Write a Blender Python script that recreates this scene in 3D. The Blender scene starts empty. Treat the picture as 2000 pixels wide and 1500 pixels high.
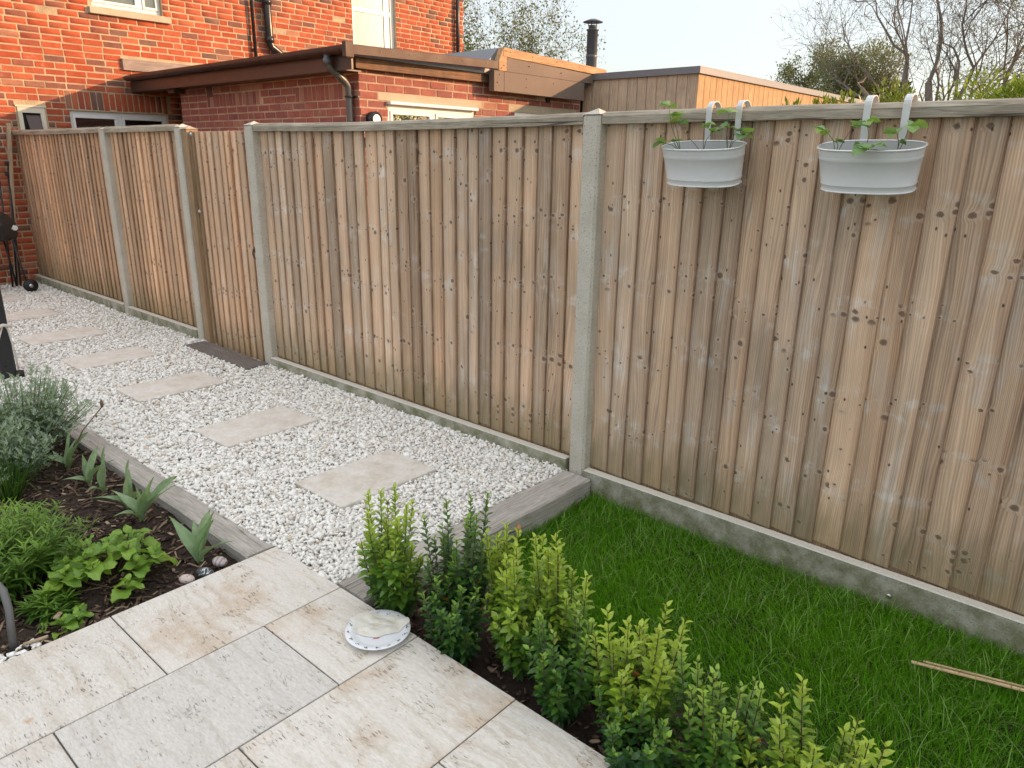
import bpy, bmesh, math, random
import numpy as np
from mathutils import Vector, Matrix

# ------------------------------------------------------------------ camera, sky, sun, exposure
scene = bpy.context.scene
COL = scene.collection
cam_data = bpy.data.cameras.new('camera')
cam = bpy.data.objects.new('camera', cam_data)
COL.objects.link(cam)
cam_data.sensor_fit = 'HORIZONTAL'
cam_data.sensor_width = 36.0
cam_data.lens = 1412.34 / 2000 * 36.0
cam_data.clip_start = 0.05
cam_data.clip_end = 2000
_F = Vector((-0.62681901, 0.7189992, -0.30023004)); _R = Vector((0.75074039, 0.66044352, 0.0142558)); _U = Vector((-0.20853489, 0.21645901, 0.95376029))
cam.matrix_world = Matrix(((_R.x, _U.x, -_F.x, 0), (_R.y, _U.y, -_F.y, 0), (_R.z, _U.z, -_F.z, 1.6), (0, 0, 0, 1)))
scene.camera = cam

SUN_EL = math.radians(15.0)
SUN_AZ = math.radians(46.0)          # clockwise from +Y
world = bpy.data.worlds.new('World')
scene.world = world
world.use_nodes = True
_wn = world.node_tree
_bg = _wn.nodes['Background']
_sky = _wn.nodes.new('ShaderNodeTexSky')
_sky.sky_type = 'NISHITA'
_sky.sun_disc = False
_sky.sun_elevation = SUN_EL
_sky.sun_rotation = SUN_AZ
_sky.air_density = 1.0
_sky.dust_density = 1.2
_sky.ozone_density = 1.0
_veil = _wn.nodes.new('ShaderNodeMix')               # pale veil added over the sky, brighter overhead, to lift the shaded garden
_veil.data_type = 'RGBA'
_veil.inputs[0].default_value = 0.72
_tc = _wn.nodes.new('ShaderNodeTexCoord'); _sz = _wn.nodes.new('ShaderNodeSeparateXYZ'); _cl = _wn.nodes.new('ShaderNodeMath'); _gr = _wn.nodes.new('ShaderNodeMath'); _vc = _wn.nodes.new('ShaderNodeVectorMath')
_cl.operation = 'MAXIMUM'; _cl.inputs[1].default_value = 0.0
_gr.operation = 'MULTIPLY_ADD'; _gr.inputs[1].default_value = 2.0; _gr.inputs[2].default_value = 1.0     # overcast law: luminance grows with the sine of elevation
_vc.operation = 'SCALE'; _vc.inputs[0].default_value = (1.70, 1.67, 1.63)
_wn.links.new(_tc.outputs['Generated'], _sz.inputs[0]); _wn.links.new(_sz.outputs[2], _cl.inputs[0]); _wn.links.new(_cl.outputs[0], _gr.inputs[0]); _wn.links.new(_gr.outputs[0], _vc.inputs['Scale'])
_wn.links.new(_vc.outputs[0], _veil.inputs[7])
_wn.links.new(_sky.outputs[0], _veil.inputs[6])
_wn.links.new(_veil.outputs[2], _bg.inputs[0])
_bg.inputs[1].default_value = 0.15
sun_data = bpy.data.lights.new('sun', 'SUN')
sun_data.energy = 2.35
sun_data.angle = math.radians(0.6)
sun_data.color = (1.0, 0.57, 0.30)
sun = bpy.data.objects.new('sun', sun_data)
COL.objects.link(sun)
_s = Vector((math.sin(SUN_AZ) * math.cos(SUN_EL), math.cos(SUN_AZ) * math.cos(SUN_EL), math.sin(SUN_EL)))
sun.rotation_euler = _s.to_track_quat('Z', 'Y').to_euler()
sun.location = _s * 60
vs = scene.view_settings
vs.view_transform = 'Standard'
vs.look = 'None'
vs.exposure = 1.40
vs.gamma = 1.0
vs.use_curve_mapping = False
scene.render.engine = 'CYCLES'
scene.cycles.use_denoising = True
scene.cycles.max_bounces = 5
scene.cycles.diffuse_bounces = 4
scene.cycles.adaptive_threshold = 0.02
scene.cycles.transparent_max_bounces = 16

RNG = np.random.default_rng(7)
random.seed(7)

# ------------------------------------------------------------------ mesh helpers
def link(o):
    COL.objects.link(o); return o

def mesh_np(name, V, F, mat=None, smooth=False, col=None):
    V = np.asarray(V, np.float32); F = np.asarray(F, np.int32); k = F.shape[1]
    me = bpy.data.meshes.new(name)
    me.vertices.add(len(V)); me.vertices.foreach_set('co', V.ravel())
    me.loops.add(F.size); me.loops.foreach_set('vertex_index', F.ravel())
    me.polygons.add(len(F)); me.polygons.foreach_set('loop_start', np.arange(len(F), dtype=np.int32) * k)
    me.update(calc_edges=True)
    if smooth: me.polygons.foreach_set('use_smooth', np.ones(len(F), bool))
    if col is not None:
        a = me.color_attributes.new('Col', 'FLOAT_COLOR', 'POINT')
        c = np.ones((len(V), 4), np.float32); c[:, :3] = col
        a.data.foreach_set('color', c.ravel())
    if mat: me.materials.append(mat)
    return me

class MB:
    def __init__(s): s.v = []; s.f = []
    def add(s, V, F):
        b = len(s.v); s.v += [tuple(p) for p in V]; s.f += [tuple(i + b for i in f) for f in F]; return s
    def box(s, x0, x1, y0, y1, z0, z1):
        return s.add([(x0,y0,z0),(x1,y0,z0),(x1,y1,z0),(x0,y1,z0),(x0,y0,z1),(x1,y0,z1),(x1,y1,z1),(x0,y1,z1)],
                     [(0,3,2,1),(4,5,6,7),(0,1,5,4),(1,2,6,5),(2,3,7,6),(3,0,4,7)])
    def prism(s, poly, axis, a, b):
        """poly: 2-D points; axis: 0,1,2 extrusion axis from a to b (other two coordinates in order)."""
        def P(q, t):
            q = list(q); q.insert(axis, t); return tuple(q)
        n = len(poly); V = [P(q, a) for q in poly] + [P(q, b) for q in poly]
        F = [tuple(range(n))[::-1], tuple(range(n, 2*n))] + [(i, (i+1) % n, n+(i+1) % n, n+i) for i in range(n)]
        return s.add(V, F)
    def tube(s, path, r, n=8, cap=True):
        path = [Vector(p) for p in path]; m = len(path)
        rr = [r]*m if not hasattr(r, '__len__') else r
        V = []; up = None
        for i, p in enumerate(path):
            t = (path[min(i+1, m-1)] - path[max(i-1, 0)]).normalized()
            if up is None: up = Vector((0,0,1)) if abs(t.z) < .9 else Vector((1,0,0))
            x = t.cross(up).normalized(); y = x.cross(t).normalized(); up = y
            V += [p + x*math.cos(2*math.pi*k/n)*rr[i] + y*math.sin(2*math.pi*k/n)*rr[i] for k in range(n)]
        F = [(i*n+k, i*n+(k+1) % n, (i+1)*n+(k+1) % n, (i+1)*n+k) for i in range(m-1) for k in range(n)]
        if cap: F += [tuple(range(n))[::-1], tuple(range((m-1)*n, m*n))]
        return s.add(V, F)
    def lathe(s, prof, c=(0,0,0), n=24, close=False):
        c = Vector(c); m = len(prof)
        V = [c + Vector((r*math.cos(2*math.pi*k/n), r*math.sin(2*math.pi*k/n), z)) for r, z in prof for k in range(n)]
        F = [(i*n+k, i*n+(k+1) % n, (i+1)*n+(k+1) % n, (i+1)*n+k) for i in range(m-1) for k in range(n)]
        if close: F += [tuple(range(n))[::-1], tuple(range((m-1)*n, m*n))]
        return s.add(V, F)
    def mesh(s, name, mat=None, smooth=False, bevel=0.0, seg=1):
        me = bpy.data.meshes.new(name); me.from_pydata(s.v, [], s.f)
        bm = bmesh.new(); bm.from_mesh(me)
        bmesh.ops.recalc_face_normals(bm, faces=bm.faces)
        if bevel > 0:
            ed = [e for e in bm.edges if len(e.link_faces) == 2 and e.calc_face_angle(0) > .5]
            bmesh.ops.bevel(bm, geom=ed, offset=bevel, segments=seg, affect='EDGES', profile=.6)
        if smooth:
            for f in bm.faces: f.smooth = True
        bm.to_mesh(me); bm.free()
        if mat: me.materials.append(mat)
        return me
    def build(s, name, mat, parent=None, smooth=False, bevel=0.0, seg=1, auto=False):
        return obj(name, s.mesh(name, mat, smooth, bevel, seg), parent)

def obj(name, me, parent=None, loc=None, rot=None, scale=None):
    """links a mesh; coordinates are always world coordinates (the parent's offset is undone)."""
    o = bpy.data.objects.new(name, me); link(o)
    if loc is not None: o.location = loc
    if rot is not None: o.rotation_euler = rot
    if scale is not None: o.scale = scale
    if parent is not None: adopt(o, parent)
    return o

def adopt(o, parent):
    o.parent = parent
    q = parent; M = Matrix.Identity(4)
    chain = []
    while q is not None:
        chain.append(q); q = q.parent
    for c in reversed(chain):
        M = M @ c.matrix_parent_inverse @ c.matrix_basis
    o.matrix_parent_inverse = M.inverted()

def thing(name, label, cat, loc=(0,0,0), group=None):
    o = bpy.data.objects.new(name, None); link(o); o.location = loc
    o.empty_display_size = .1
    return tag(o, label, cat, group)

def tag(o, label=None, cat=None, group=None, kind=None):
    if label: o['label'] = label
    if cat: o['category'] = cat
    if group: o['group'] = group
    if kind: o['kind'] = kind
    return o

def rotz(a): return Matrix.Rotation(a, 4, 'Z')

# ------------------------------------------------------------------ material helpers
class NM:
    def __init__(s, name):
        s.m = bpy.data.materials.new(name); s.m.use_nodes = True
        s.t = s.m.node_tree; s.t.nodes.clear()
        s.out = s.t.nodes.new('ShaderNodeOutputMaterial')
    def n(s, typ, props=None, **kw):
        nd = s.t.nodes.new(typ)
        for k, v in (props or {}).items(): setattr(nd, k, v)
        for k, v in kw.items():
            key = k.replace('_', ' ')
            sock = nd.inputs[int(k[1:])] if k[0] == 'i' and k[1:].isdigit() else nd.inputs[key]
            s.set(sock, v)
        return nd
    def set(s, sock, v):
        if isinstance(v, bpy.types.NodeSocket): s.t.links.new(v, sock)
        else:
            if sock.type == 'RGBA' and hasattr(v, '__len__') and len(v) == 3: v = (*v, 1)
            sock.default_value = v
    def obj(s): return s.n('ShaderNodeTexCoord').outputs['Object']
    def geo(s): return s.n('ShaderNodeNewGeometry')
    def info(s): return s.n('ShaderNodeObjectInfo')
    def map(s, v, scale=(1,1,1), loc=(0,0,0), rot=(0,0,0)): return s.n('ShaderNodeMapping', Vector=v, Scale=scale, Location=loc, Rotation=rot).outputs[0]
    def noise(s, v, scale=5, detail=3, rough=.5, dist=0, dim='3D'): return s.n('ShaderNodeTexNoise', {'noise_dimensions': dim}, Vector=v, Scale=scale, Detail=detail, Roughness=rough, Distortion=dist).outputs[0]
    def vor(s, v, scale=5, feature='F1', rnd=1, dim='3D'): return s.n('ShaderNodeTexVoronoi', {'feature': feature, 'voronoi_dimensions': dim}, Vector=v, Scale=scale, Randomness=rnd)
    def math(s, op, a, b=0.0, c=None, clamp=False):
        nd = s.n('ShaderNodeMath', {'operation': op, 'use_clamp': clamp}, i0=a, i1=b)
        if c is not None: s.set(nd.inputs[2], c)
        return nd.outputs[0]
    def vmath(s, op, a, b=(0,0,0)):
        nd = s.n('ShaderNodeVectorMath', {'operation': op}, i0=a, i1=b); return nd.outputs[0]
    def step(s, x, a, b, lo=0.0, hi=1.0):
        return s.n('ShaderNodeMapRange', {'interpolation_type': 'SMOOTHSTEP'}, Value=x, From_Min=a, From_Max=b, To_Min=lo, To_Max=hi).outputs[0]
    def lin(s, x, a, b, lo=0.0, hi=1.0):
        return s.n('ShaderNodeMapRange', Value=x, From_Min=a, From_Max=b, To_Min=lo, To_Max=hi).outputs[0]
    def ramp(s, f, stops, interp='LINEAR'):
        nd = s.n('ShaderNodeValToRGB', i0=f); cr = nd.color_ramp; cr.interpolation = interp
        while len(cr.elements) < len(stops): cr.elements.new(.5)
        for e, (p, c) in zip(cr.elements, stops): e.position = p; e.color = (*c, 1)
        return nd.outputs[0]
    def mix(s, f, a, b, mode='MIX'):
        nd = s.n('ShaderNodeMix', {'data_type': 'RGBA', 'blend_type': mode})
        s.set(nd.inputs[0], f); s.set(nd.inputs[6], a); s.set(nd.inputs[7], b); return nd.outputs[2]
    def sep(s, v): nd = s.n('ShaderNodeSeparateXYZ', i0=v); return nd.outputs
    def sepc(s, v): nd = s.n('ShaderNodeSeparateColor', i0=v); return nd.outputs
    def comb(s, x, y, z): return s.n('ShaderNodeCombineXYZ', i0=x, i1=y, i2=z).outputs[0]
    def val(s, c, k):  # scale a colour by a factor socket
        return s.mix(1.0, c, s.comb(k, k, k), 'MULTIPLY')
    def bump(s, h, strength=.5, dist=.01, normal=None):
        nd = s.n('ShaderNodeBump', Height=h, Strength=strength, Distance=dist)
        if normal: s.set(nd.inputs['Normal'], normal)
        return nd.outputs[0]
    def bsdf(s, col, rough=.6, metal=0.0, spec=.5, normal=None, **kw):
        nd = s.n('ShaderNodeBsdfPrincipled', Base_Color=col, Roughness=rough, Metallic=metal)
        nd.inputs['Specular IOR Level'].default_value = spec
        if normal: s.set(nd.inputs['Normal'], normal)
        for k, v in kw.items(): s.set(nd.inputs[k.replace('_', ' ')], v)
        s.t.links.new(nd.outputs[0], s.out.inputs[0]); return nd
    def surf(s, sh): s.t.links.new(sh, s.out.inputs[0])

def simple(name, col, rough=.5, metal=0.0, spec=.5, var=.12, nscale=12, bump=.1):
    N = NM(name); o = N.obj()
    n = N.noise(o, nscale, 5, .6); n2 = N.noise(o, nscale*9, 3, .6)
    k = N.lin(N.math('ADD', n, N.math('MULTIPLY', n2, .5)), .3, 1.2, 1-var*1.5, 1+var*1.5)
    N.bsdf(N.val(col, k), N.lin(n, .3, .7, max(.02, rough-.08), min(1, rough+.08)), metal, spec, N.bump(n2, bump, .004))
    return N.m

def wood_fence():
    N = NM('fence_wood'); o = N.obj(); info = N.info()
    c = N.sepc(info.outputs['Color']); seed, tone, grey = c[0], c[1], c[2]; own = info.outputs['Random']
    x, y, z = N.sep(o)
    # knots sit in whorls: bands shared by neighbouring boards sawn from one log
    wob = N.noise(N.map(o, (9,9,5)), 1, 2); wob2 = N.noise(N.map(o, (55,55,70)), 1, 2)
    zz = N.math('ADD', N.math('MULTIPLY', z, 2.75), N.math('ADD', N.math('MULTIPLY', seed, 11.3), N.math('ADD', N.math('MULTIPLY', wob, .10), N.math('MULTIPLY', own, .10))))
    zc = N.math('ABSOLUTE', N.math('SUBTRACT', N.math('FRACT', zz), .5))
    band = N.step(zc, .15, .08)
    kv = N.comb(N.math('ADD', N.math('MULTIPLY', x, 20.0), N.math('ADD', N.math('MULTIPLY', seed, 37.0), N.math('ADD', N.math('MULTIPLY', own, 9.0), N.math('MULTIPLY', wob2, .22)))), N.math('ADD', N.math('MULTIPLY', z, 22.0), N.math('MULTIPLY', wob2, .16)), 0.0)
    v = N.vor(kv, 1.0, 'F1', 1.0, '2D'); d = v.outputs['Distance']; kr = N.sepc(v.outputs['Color'])
    allow = N.math('MAXIMUM', N.math('MULTIPLY', band, N.step(kr[2], .42, .46)), N.step(kr[2], .945, .955))
    rad = N.math('MULTIPLY_ADD', N.math('POWER', kr[0], 2.0), .26, .10)
    dn = N.math('DIVIDE', d, rad)
    knot = N.math('MULTIPLY', N.step(dn, 1.0, .6), allow)
    core = N.math('MULTIPLY', N.step(dn, .6, .2), allow)
    halo = N.math('MULTIPLY', N.math('MULTIPLY', N.step(dn, 2.6, 1.0), allow), N.math('SUBTRACT', 1.0, knot))
    v2 = N.vor(N.comb(N.math('MULTIPLY_ADD', x, 16.0, N.math('MULTIPLY', own, 91.0)), N.math('MULTIPLY', z, 9.0), 0.0), 1.0, 'F1', 1.0, '2D')
    pin = N.math('MULTIPLY', N.step(v2.outputs['Distance'], .075, .04), N.step(N.sepc(v2.outputs['Color'])[1], .76, .80))
    # flowing grain round the knots
    low = N.noise(N.comb(N.math('MULTIPLY_ADD', x, 9.0, N.math('MULTIPLY', own, 50.0)), N.math('MULTIPLY', seed, 20.0), N.math('MULTIPLY', z, .8)), 1.0, 2, .5)
    push = N.math('MULTIPLY', N.math('MULTIPLY', N.math('POWER', 2.718, N.math('MULTIPLY', dn, -.9)), N.math('MULTIPLY', rad, .07)), allow)
    g = N.math('ADD', N.math('ADD', x, N.math('MULTIPLY', low, .11)), push)
    ring = N.math('SINE', N.math('MULTIPLY', g, 780.0))
    ring2 = N.noise(N.comb(N.math('MULTIPLY', g, 90.0), own, N.math('MULTIPLY', z, .6)), 1.0, 3, .6)
    fib = N.noise(N.comb(N.math('MULTIPLY', x, 420.0), own, N.math('MULTIPLY', z, 9.0)), 1.0, 3, .65)
    blotch = N.noise(N.comb(N.math('MULTIPLY', x, 5.0), N.math('MULTIPLY', own, 33.0), N.math('MULTIPLY', z, 1.7)), 1.0, 4, .6)
    new = N.mix(N.lin(blotch, .3, .7), (.67, .435, .275), (.53, .335, .205))
    old = N.mix(N.lin(blotch, .3, .7), (.575, .445, .335), (.40, .30, .215))
    gk = N.math('ADD', N.math('MULTIPLY', grey, .9), N.lin(blotch, .35, .75, -.25, .25), clamp=True)
    base = N.val(N.mix(gk, new, old), 1.07)
    silver = N.math('MULTIPLY', N.step(N.noise(N.comb(N.math('MULTIPLY', x, 14.0), N.math('MULTIPLY', own, 77.0), N.math('MULTIPLY', z, 3.2)), 1.0, 4, .62), .53, .68), N.math('MULTIPLY', grey, .6))
    base = N.mix(silver, base, (.58, .52, .46))
    sheen = N.math('MULTIPLY', N.math('MULTIPLY', N.step(zc, .26, .06), N.step(N.noise(N.comb(N.math('MULTIPLY_ADD', x, 15.0, N.math('MULTIPLY', own, 40.0)), seed, N.math('MULTIPLY', z, 15.0)), 1.0, 3, .55), .50, .68)), N.math('MULTIPLY_ADD', grey, .55, .15))
    base = N.mix(sheen, base, (.66, .615, .56))  # pale sheen around the knot bands, painted into the colour
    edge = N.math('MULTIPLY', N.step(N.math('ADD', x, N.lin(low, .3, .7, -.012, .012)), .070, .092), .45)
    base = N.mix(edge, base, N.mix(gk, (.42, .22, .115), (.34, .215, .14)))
    base = N.mix(N.math('MULTIPLY', N.step(x, .0950, .0985), .40), base, (.13, .085, .06))  # narrow dark edge painted in as shade of the gap between boards
    stain = N.math('MULTIPLY', N.step(N.noise(N.comb(N.math('MULTIPLY_ADD', x, 11.0, N.math('MULTIPLY', seed, 60.0)), own, N.math('MULTIPLY', z, .9)), 1.0, 4, .65), .57, .72), .30)
    base = N.mix(stain, base, (.165, .135, .118))
    k = N.math('ADD', N.lin(ring, -1, 1, -.13, .13), N.lin(ring2, .3, .7, -.17, .17))
    k = N.math('ADD', k, N.lin(fib, .25, .75, -.10, .10))
    k = N.math('ADD', k, N.math('MULTIPLY_ADD', tone, .80, .66))
    base = N.val(base, k)
    base = N.mix(N.math('MULTIPLY', halo, .38), base, N.mix(gk, (.55, .37, .23), (.57, .48, .40)))
    base = N.mix(N.math('MULTIPLY', knot, .80), base, (.15, .102, .073))
    base = N.mix(N.math('MULTIPLY', core, .55), base, (.17, .095, .055))
    base = N.mix(N.math('MULTIPLY', pin, .85), base, (.035, .022, .016))
    # green algae creeping up from the ground
    al = N.math('MULTIPLY', N.step(N.math('ADD', z, N.lin(N.noise(N.map(o, (14,14,3)), 1.0, 4), .3, .7, -.12, .12)), .36, .0), .62)
    base = N.mix(al, base, N.val((.15, .135, .055), N.lin(fib, .2, .8, .7, 1.3)))
    h = N.math('ADD', N.math('MULTIPLY', fib, .5), N.math('ADD', N.math('MULTIPLY', ring, .16), N.math('MULTIPLY', knot, -.5)))
    h = N.math('ADD', h, N.math('MULTIPLY', halo, .5))
    N.bsdf(base, N.lin(fib, .2, .8, .62, .85), 0, .25, N.bump(h, .55, .004))
    return N.m

def wood_plain(name, ca, cb, axis, rings=260, grey=.5, rough=.75, crack=False):
    """axis: 0,1,2 = grain direction in object space"""
    N = NM(name); o = N.obj(); own = N.info().outputs['Random']
    s = [1.0, 1.0, 1.0]; s[axis] = .05
    ov = N.vmath('ADD', o, N.comb(N.math('MULTIPLY', own, 17.0), N.math('MULTIPLY', own, 7.0), N.math('MULTIPLY', own, 11.0)))
    m = N.map(ov, s)
    low = N.noise(m, 8, 3); fib = N.noise(m, rings*1.1, 3, .65); bl = N.noise(ov, 3.5, 4, .6)
    ring = N.noise(N.vmath('ADD', m, N.comb(low, low, low)), 26, 4, .6)
    c = N.mix(N.lin(bl, .3, .7), ca, cb)
    k = N.math('ADD', N.lin(ring, .3, .7, -.26, .26), N.lin(fib, .25, .75, -.28, .28))
    c = N.val(c, N.math('ADD', k, 1.0)); h = N.math('ADD', fib, ring)
    if crack:
        cr = N.math('MULTIPLY', N.step(N.math('ABSOLUTE', N.math('SUBTRACT', N.noise(N.map(ov, [q*(.4 if i == axis else 1.0) for i, q in enumerate(s)]), 17, 2, .4), .5)), .008, .0), N.step(bl, .42, .60))
        c = N.mix(N.math('MULTIPLY', cr, .85), c, (.03, .025, .02)); h = N.math('SUBTRACT', h, N.math('MULTIPLY', cr, 2.0))
    N.bsdf(c, rough, 0, .25, N.bump(h, .6, .004))
    return N.m

def concrete(name, ca, cb, algae=0.0, zlo=0.0, zhi=.3):
    N = NM(name); o = N.obj(); _, _, z = N.sep(o); own = N.info().outputs['Random']
    ov = N.vmath('ADD', o, N.comb(N.math('MULTIPLY', own, 9.0), 0.0, 0.0))
    a = N.noise(ov, 6, 5, .6); f = N.noise(ov, 120, 4, .7); v = N.vor(ov, 95); pit = N.step(v.outputs['Distance'], .30, .12)
    pit = N.math('MULTIPLY', pit, N.step(N.sepc(v.outputs['Color'])[0], .62, .7))
    c = N.mix(N.lin(a, .3, .7), ca, cb); c = N.val(c, N.lin(f, .25, .75, .78, 1.2))
    c = N.mix(N.math('MULTIPLY', pit, .75), c, (.07, .065, .055))
    if algae:
        al = N.math('MULTIPLY', N.step(N.math('ADD', z, N.lin(N.noise(ov, 9, 5, .65), .3, .7, -.25, .25)), zhi, zlo), N.step(N.sep(N.geo().outputs['True Normal'])[2], .6, .3))
        c = N.mix(N.math('MULTIPLY', al, algae), c, N.val((.125, .130, .050), N.lin(f, .2, .8, .6, 1.4)))
    if zhi == .18: c = N.mix(N.math('MULTIPLY', N.step(N.sep(N.geo().outputs['True Normal'])[2], .4, .7), .8), c, N.val((.68, .65, .57), N.lin(f, .25, .75, .8, 1.15)))  # dusty top face, its colour raised to offset the boards' shade
    N.bsdf(c, .9, 0, .2, N.bump(N.math('SUBTRACT', f, pit), .5, .004))
    return N.m

def brick_mat(name, stops, dark=.35):
    N = NM(name); o = N.obj(); g = N.geo()
    r = N.math('FRACT', N.math('ADD', N.info().outputs['Random'], g.outputs['Random Per Island']))
    ov = N.vmath('ADD', o, N.comb(N.math('MULTIPLY', r, 31.0), N.math('MULTIPLY', r, 57.0), N.math('MULTIPLY', r, 13.0)))
    c = N.ramp(r, stops)
    b = N.noise(ov, 9, 4, .6); f = N.noise(ov, 90, 4, .7); p = N.noise(ov, 30, 3, .5)
    c = N.val(c, N.math('ADD', N.lin(f, .25, .75, -.16, .16), N.lin(b, .3, .7, .82, 1.15)))
    c = N.mix(N.math('MULTIPLY', N.step(p, .60, .72), dark), c, (.10, .065, .055))
    c = N.mix(N.math('MULTIPLY', N.step(b, .62, .75), .35), c, (.46, .33, .24))
    N.bsdf(c, .88, 0, .2, N.bump(N.math('ADD', f, p), .5, .005))
    return N.m

def leaf_mat(name, trans=.35, rough=.4, spec=.4, veins=False, tint=None):
    N = NM(name)
    if tint is None: c = N.n('ShaderNodeVertexColor', {'layer_name': 'Col'}).outputs[0]
    else:
        r = N.info().outputs['Random']
        c = N.mix(r, tint[0], tint[1])
    g = N.geo(); r2 = g.outputs['Random Per Island']
    o = N.obj()
    nz = N.noise(o, 40, 3)
    c = N.val(c, N.math('ADD', N.lin(r2, 0, 1, -.14, .14), N.lin(nz, .3, .7, .88, 1.12)))
    h = nz
    if veins:
        x, y, z = N.sep(o)
        w = N.math('SINE', N.math('MULTIPLY', N.math('ADD', y, N.math('MULTIPLY', N.math('ABSOLUTE', x), -.8)), 900.0 if veins == 1 else 420.0))
        if veins == 2:
            w = N.math('SINE', N.math('MULTIPLY', x, 1900.0))
        mid = N.step(N.math('ABSOLUTE', x), .0018, .0006)
        c = N.val(c, N.lin(w, -1, 1, .92, 1.07)); c = N.mix(N.math('MULTIPLY', mid, .35), c, (.30, .40, .14))
        h = N.math('ADD', N.math('MULTIPLY', w, .4), nz)
    p = N.n('ShaderNodeBsdfPrincipled', Base_Color=c, Roughness=rough); p.inputs['Specular IOR Level'].default_value = spec
    N.set(p.inputs['Normal'], N.bump(h, .25, .002))
    t = N.n('ShaderNodeBsdfTranslucent', Color=N.mix(1.0, c, (1.15, 1.2, .6), 'MULTIPLY'))
    mx = N.n('ShaderNodeMixShader', i0=trans, i1=p.outputs[0], i2=t.outputs[0]); N.surf(mx.outputs[0])
    return N.m

def travertine():
    N = NM('travertine'); o = N.obj(); info = N.info(); own = info.outputs['Random']
    ov = N.vmath('ADD', o, N.comb(N.math('MULTIPLY', own, 19.0), N.math('MULTIPLY', own, 43.0), own))
    warp = N.noise(ov, 4.5, 5, .6)
    x, y, z = N.sep(ov)
    sv = N.comb(N.math('MULTIPLY', x, 2.2), N.math('MULTIPLY_ADD', warp, 4.0, N.math('MULTIPLY', y, 30.0)), z)
    st = N.noise(sv, 1.0, 6, .65); fine = N.noise(N.map(ov, (60, 200, 60)), 1.0, 3, .6)
    bl = N.noise(ov, 4.5, 4, .6)
    c = N.ramp(st, [(.25, (.44, .385, .32)), (.42, (.58, .54, .475)), (.55, (.65, .62, .57)), (.72, (.53, .475, .40))])
    warm = N.math('MULTIPLY', N.step(bl, .46, .72), N.lin(own, 0, 1, -.1, .85))
    c = N.mix(N.math('MAXIMUM', warm, 0.0), c, (.50, .39, .285))
    c = N.mix(N.step(own, .55, .2, 0, .22), c, N.val((.64, .63, .625), N.lin(st, .3, .7, .85, 1.12)))
    c = N.val(c, N.math('ADD', N.lin(fine, .25, .75, -.14, .14), N.lin(own, 0, 1, .92, 1.05)))
    # elongated open pits along the bedding
    pv = N.vor(N.comb(N.math('MULTIPLY', x, 27.0), N.math('MULTIPLY_ADD', warp, 7.0, N.math('MULTIPLY', y, 165.0)), 0.0), 1.0, 'F1', 1.0, '2D')
    pn = N.noise(ov, 9.0, 3, .6)
    rad = N.math('MULTIPLY', N.math('MULTIPLY', N.step(pn, .38, .72), N.lin(N.sepc(pv.outputs['Color'])[1], 0, 1, .5, 1.25)), .44)
    pit = N.math('MULTIPLY', N.step(N.math('SUBTRACT', pv.outputs['Distance'], rad), .02, -.06), N.step(N.sepc(pv.outputs['Color'])[0], .74, .78))
    mv = N.math('MULTIPLY', N.step(N.math('ABSOLUTE', N.math('SUBTRACT', N.noise(N.comb(N.math('MULTIPLY', x, 7.0), N.math('MULTIPLY_ADD', warp, 3.0, N.math('MULTIPLY', y, 26.0)), 1.3), 1.0, 3, .6), .5)), .010, .002), N.step(pn, .50, .62))
    pit = N.math('MAXIMUM', pit, N.math('MULTIPLY', mv, .8))
    c = N.mix(N.math('MULTIPLY', pit, .68), c, (.17, .14, .11))
    sp = N.vor(ov, 7.5, 'F1', 1.0); rust = N.math('MULTIPLY', N.step(N.math('ADD', sp.outputs['Distance'], N.lin(fine, .3, .7, -.05, .05)), .13, .02), N.step(N.sepc(sp.outputs['Color'])[0], .58, .66))
    c = N.mix(N.math('MULTIPLY', rust, .6), c, (.50, .27, .10))
    h = N.math('SUBTRACT', N.math('ADD', N.math('MULTIPLY', st, .6), N.math('MULTIPLY', fine, .35)), N.math('MULTIPLY', pit, 1.0))
    N.bsdf(c, .62, 0, .35, N.bump(h, .55, .004))
    return N.m

def stone_slab():
    N = NM('step_stone'); o = N.obj(); own = N.info().outputs['Random']
    ov = N.vmath('ADD', o, N.comb(N.math('MULTIPLY', own, 13.0), own, 0.0))
    a = N.noise(ov, 6, 5, .6, .6); f = N.noise(N.map(ov, (1, .35, 1)), 110, 4, .7); b = N.noise(ov, 16, 4, .6)
    c = N.ramp(a, [(.3, (.70, .675, .63)), (.5, (.65, .615, .555)), (.68, (.58, .525, .445))])
    c = N.val(c, N.math('ADD', N.lin(f, .25, .75, -.14, .14), N.lin(b, .3, .7, .92, 1.1)))
    N.bsdf(c, .8, 0, .3, N.bump(N.math('ADD', f, b), .45, .004))
    return N.m

def island_mat(name, stops, rough=.8, nscale=60, bump=.3):
    N = NM(name); r = N.geo().outputs['Random Per Island']; o = N.obj()
    c = N.ramp(r, stops); n = N.noise(o, nscale, 3, .6)
    N.bsdf(N.val(c, N.lin(n, .3, .7, .86, 1.12)), rough, 0, .3, N.bump(n, bump, .003)); return N.m

def soil_mat(name, ca, cb):
    N = NM(name); o = N.obj(); a = N.noise(o, 40, 5, .7); b = N.noise(o, 5, 3)
    c = N.mix(N.lin(a, .3, .7), ca, cb); c = N.val(c, N.lin(b, .3, .7, .75, 1.25))
    N.bsdf(c, .95, 0, .15, N.bump(a, .9, .015)); return N.m

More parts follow.
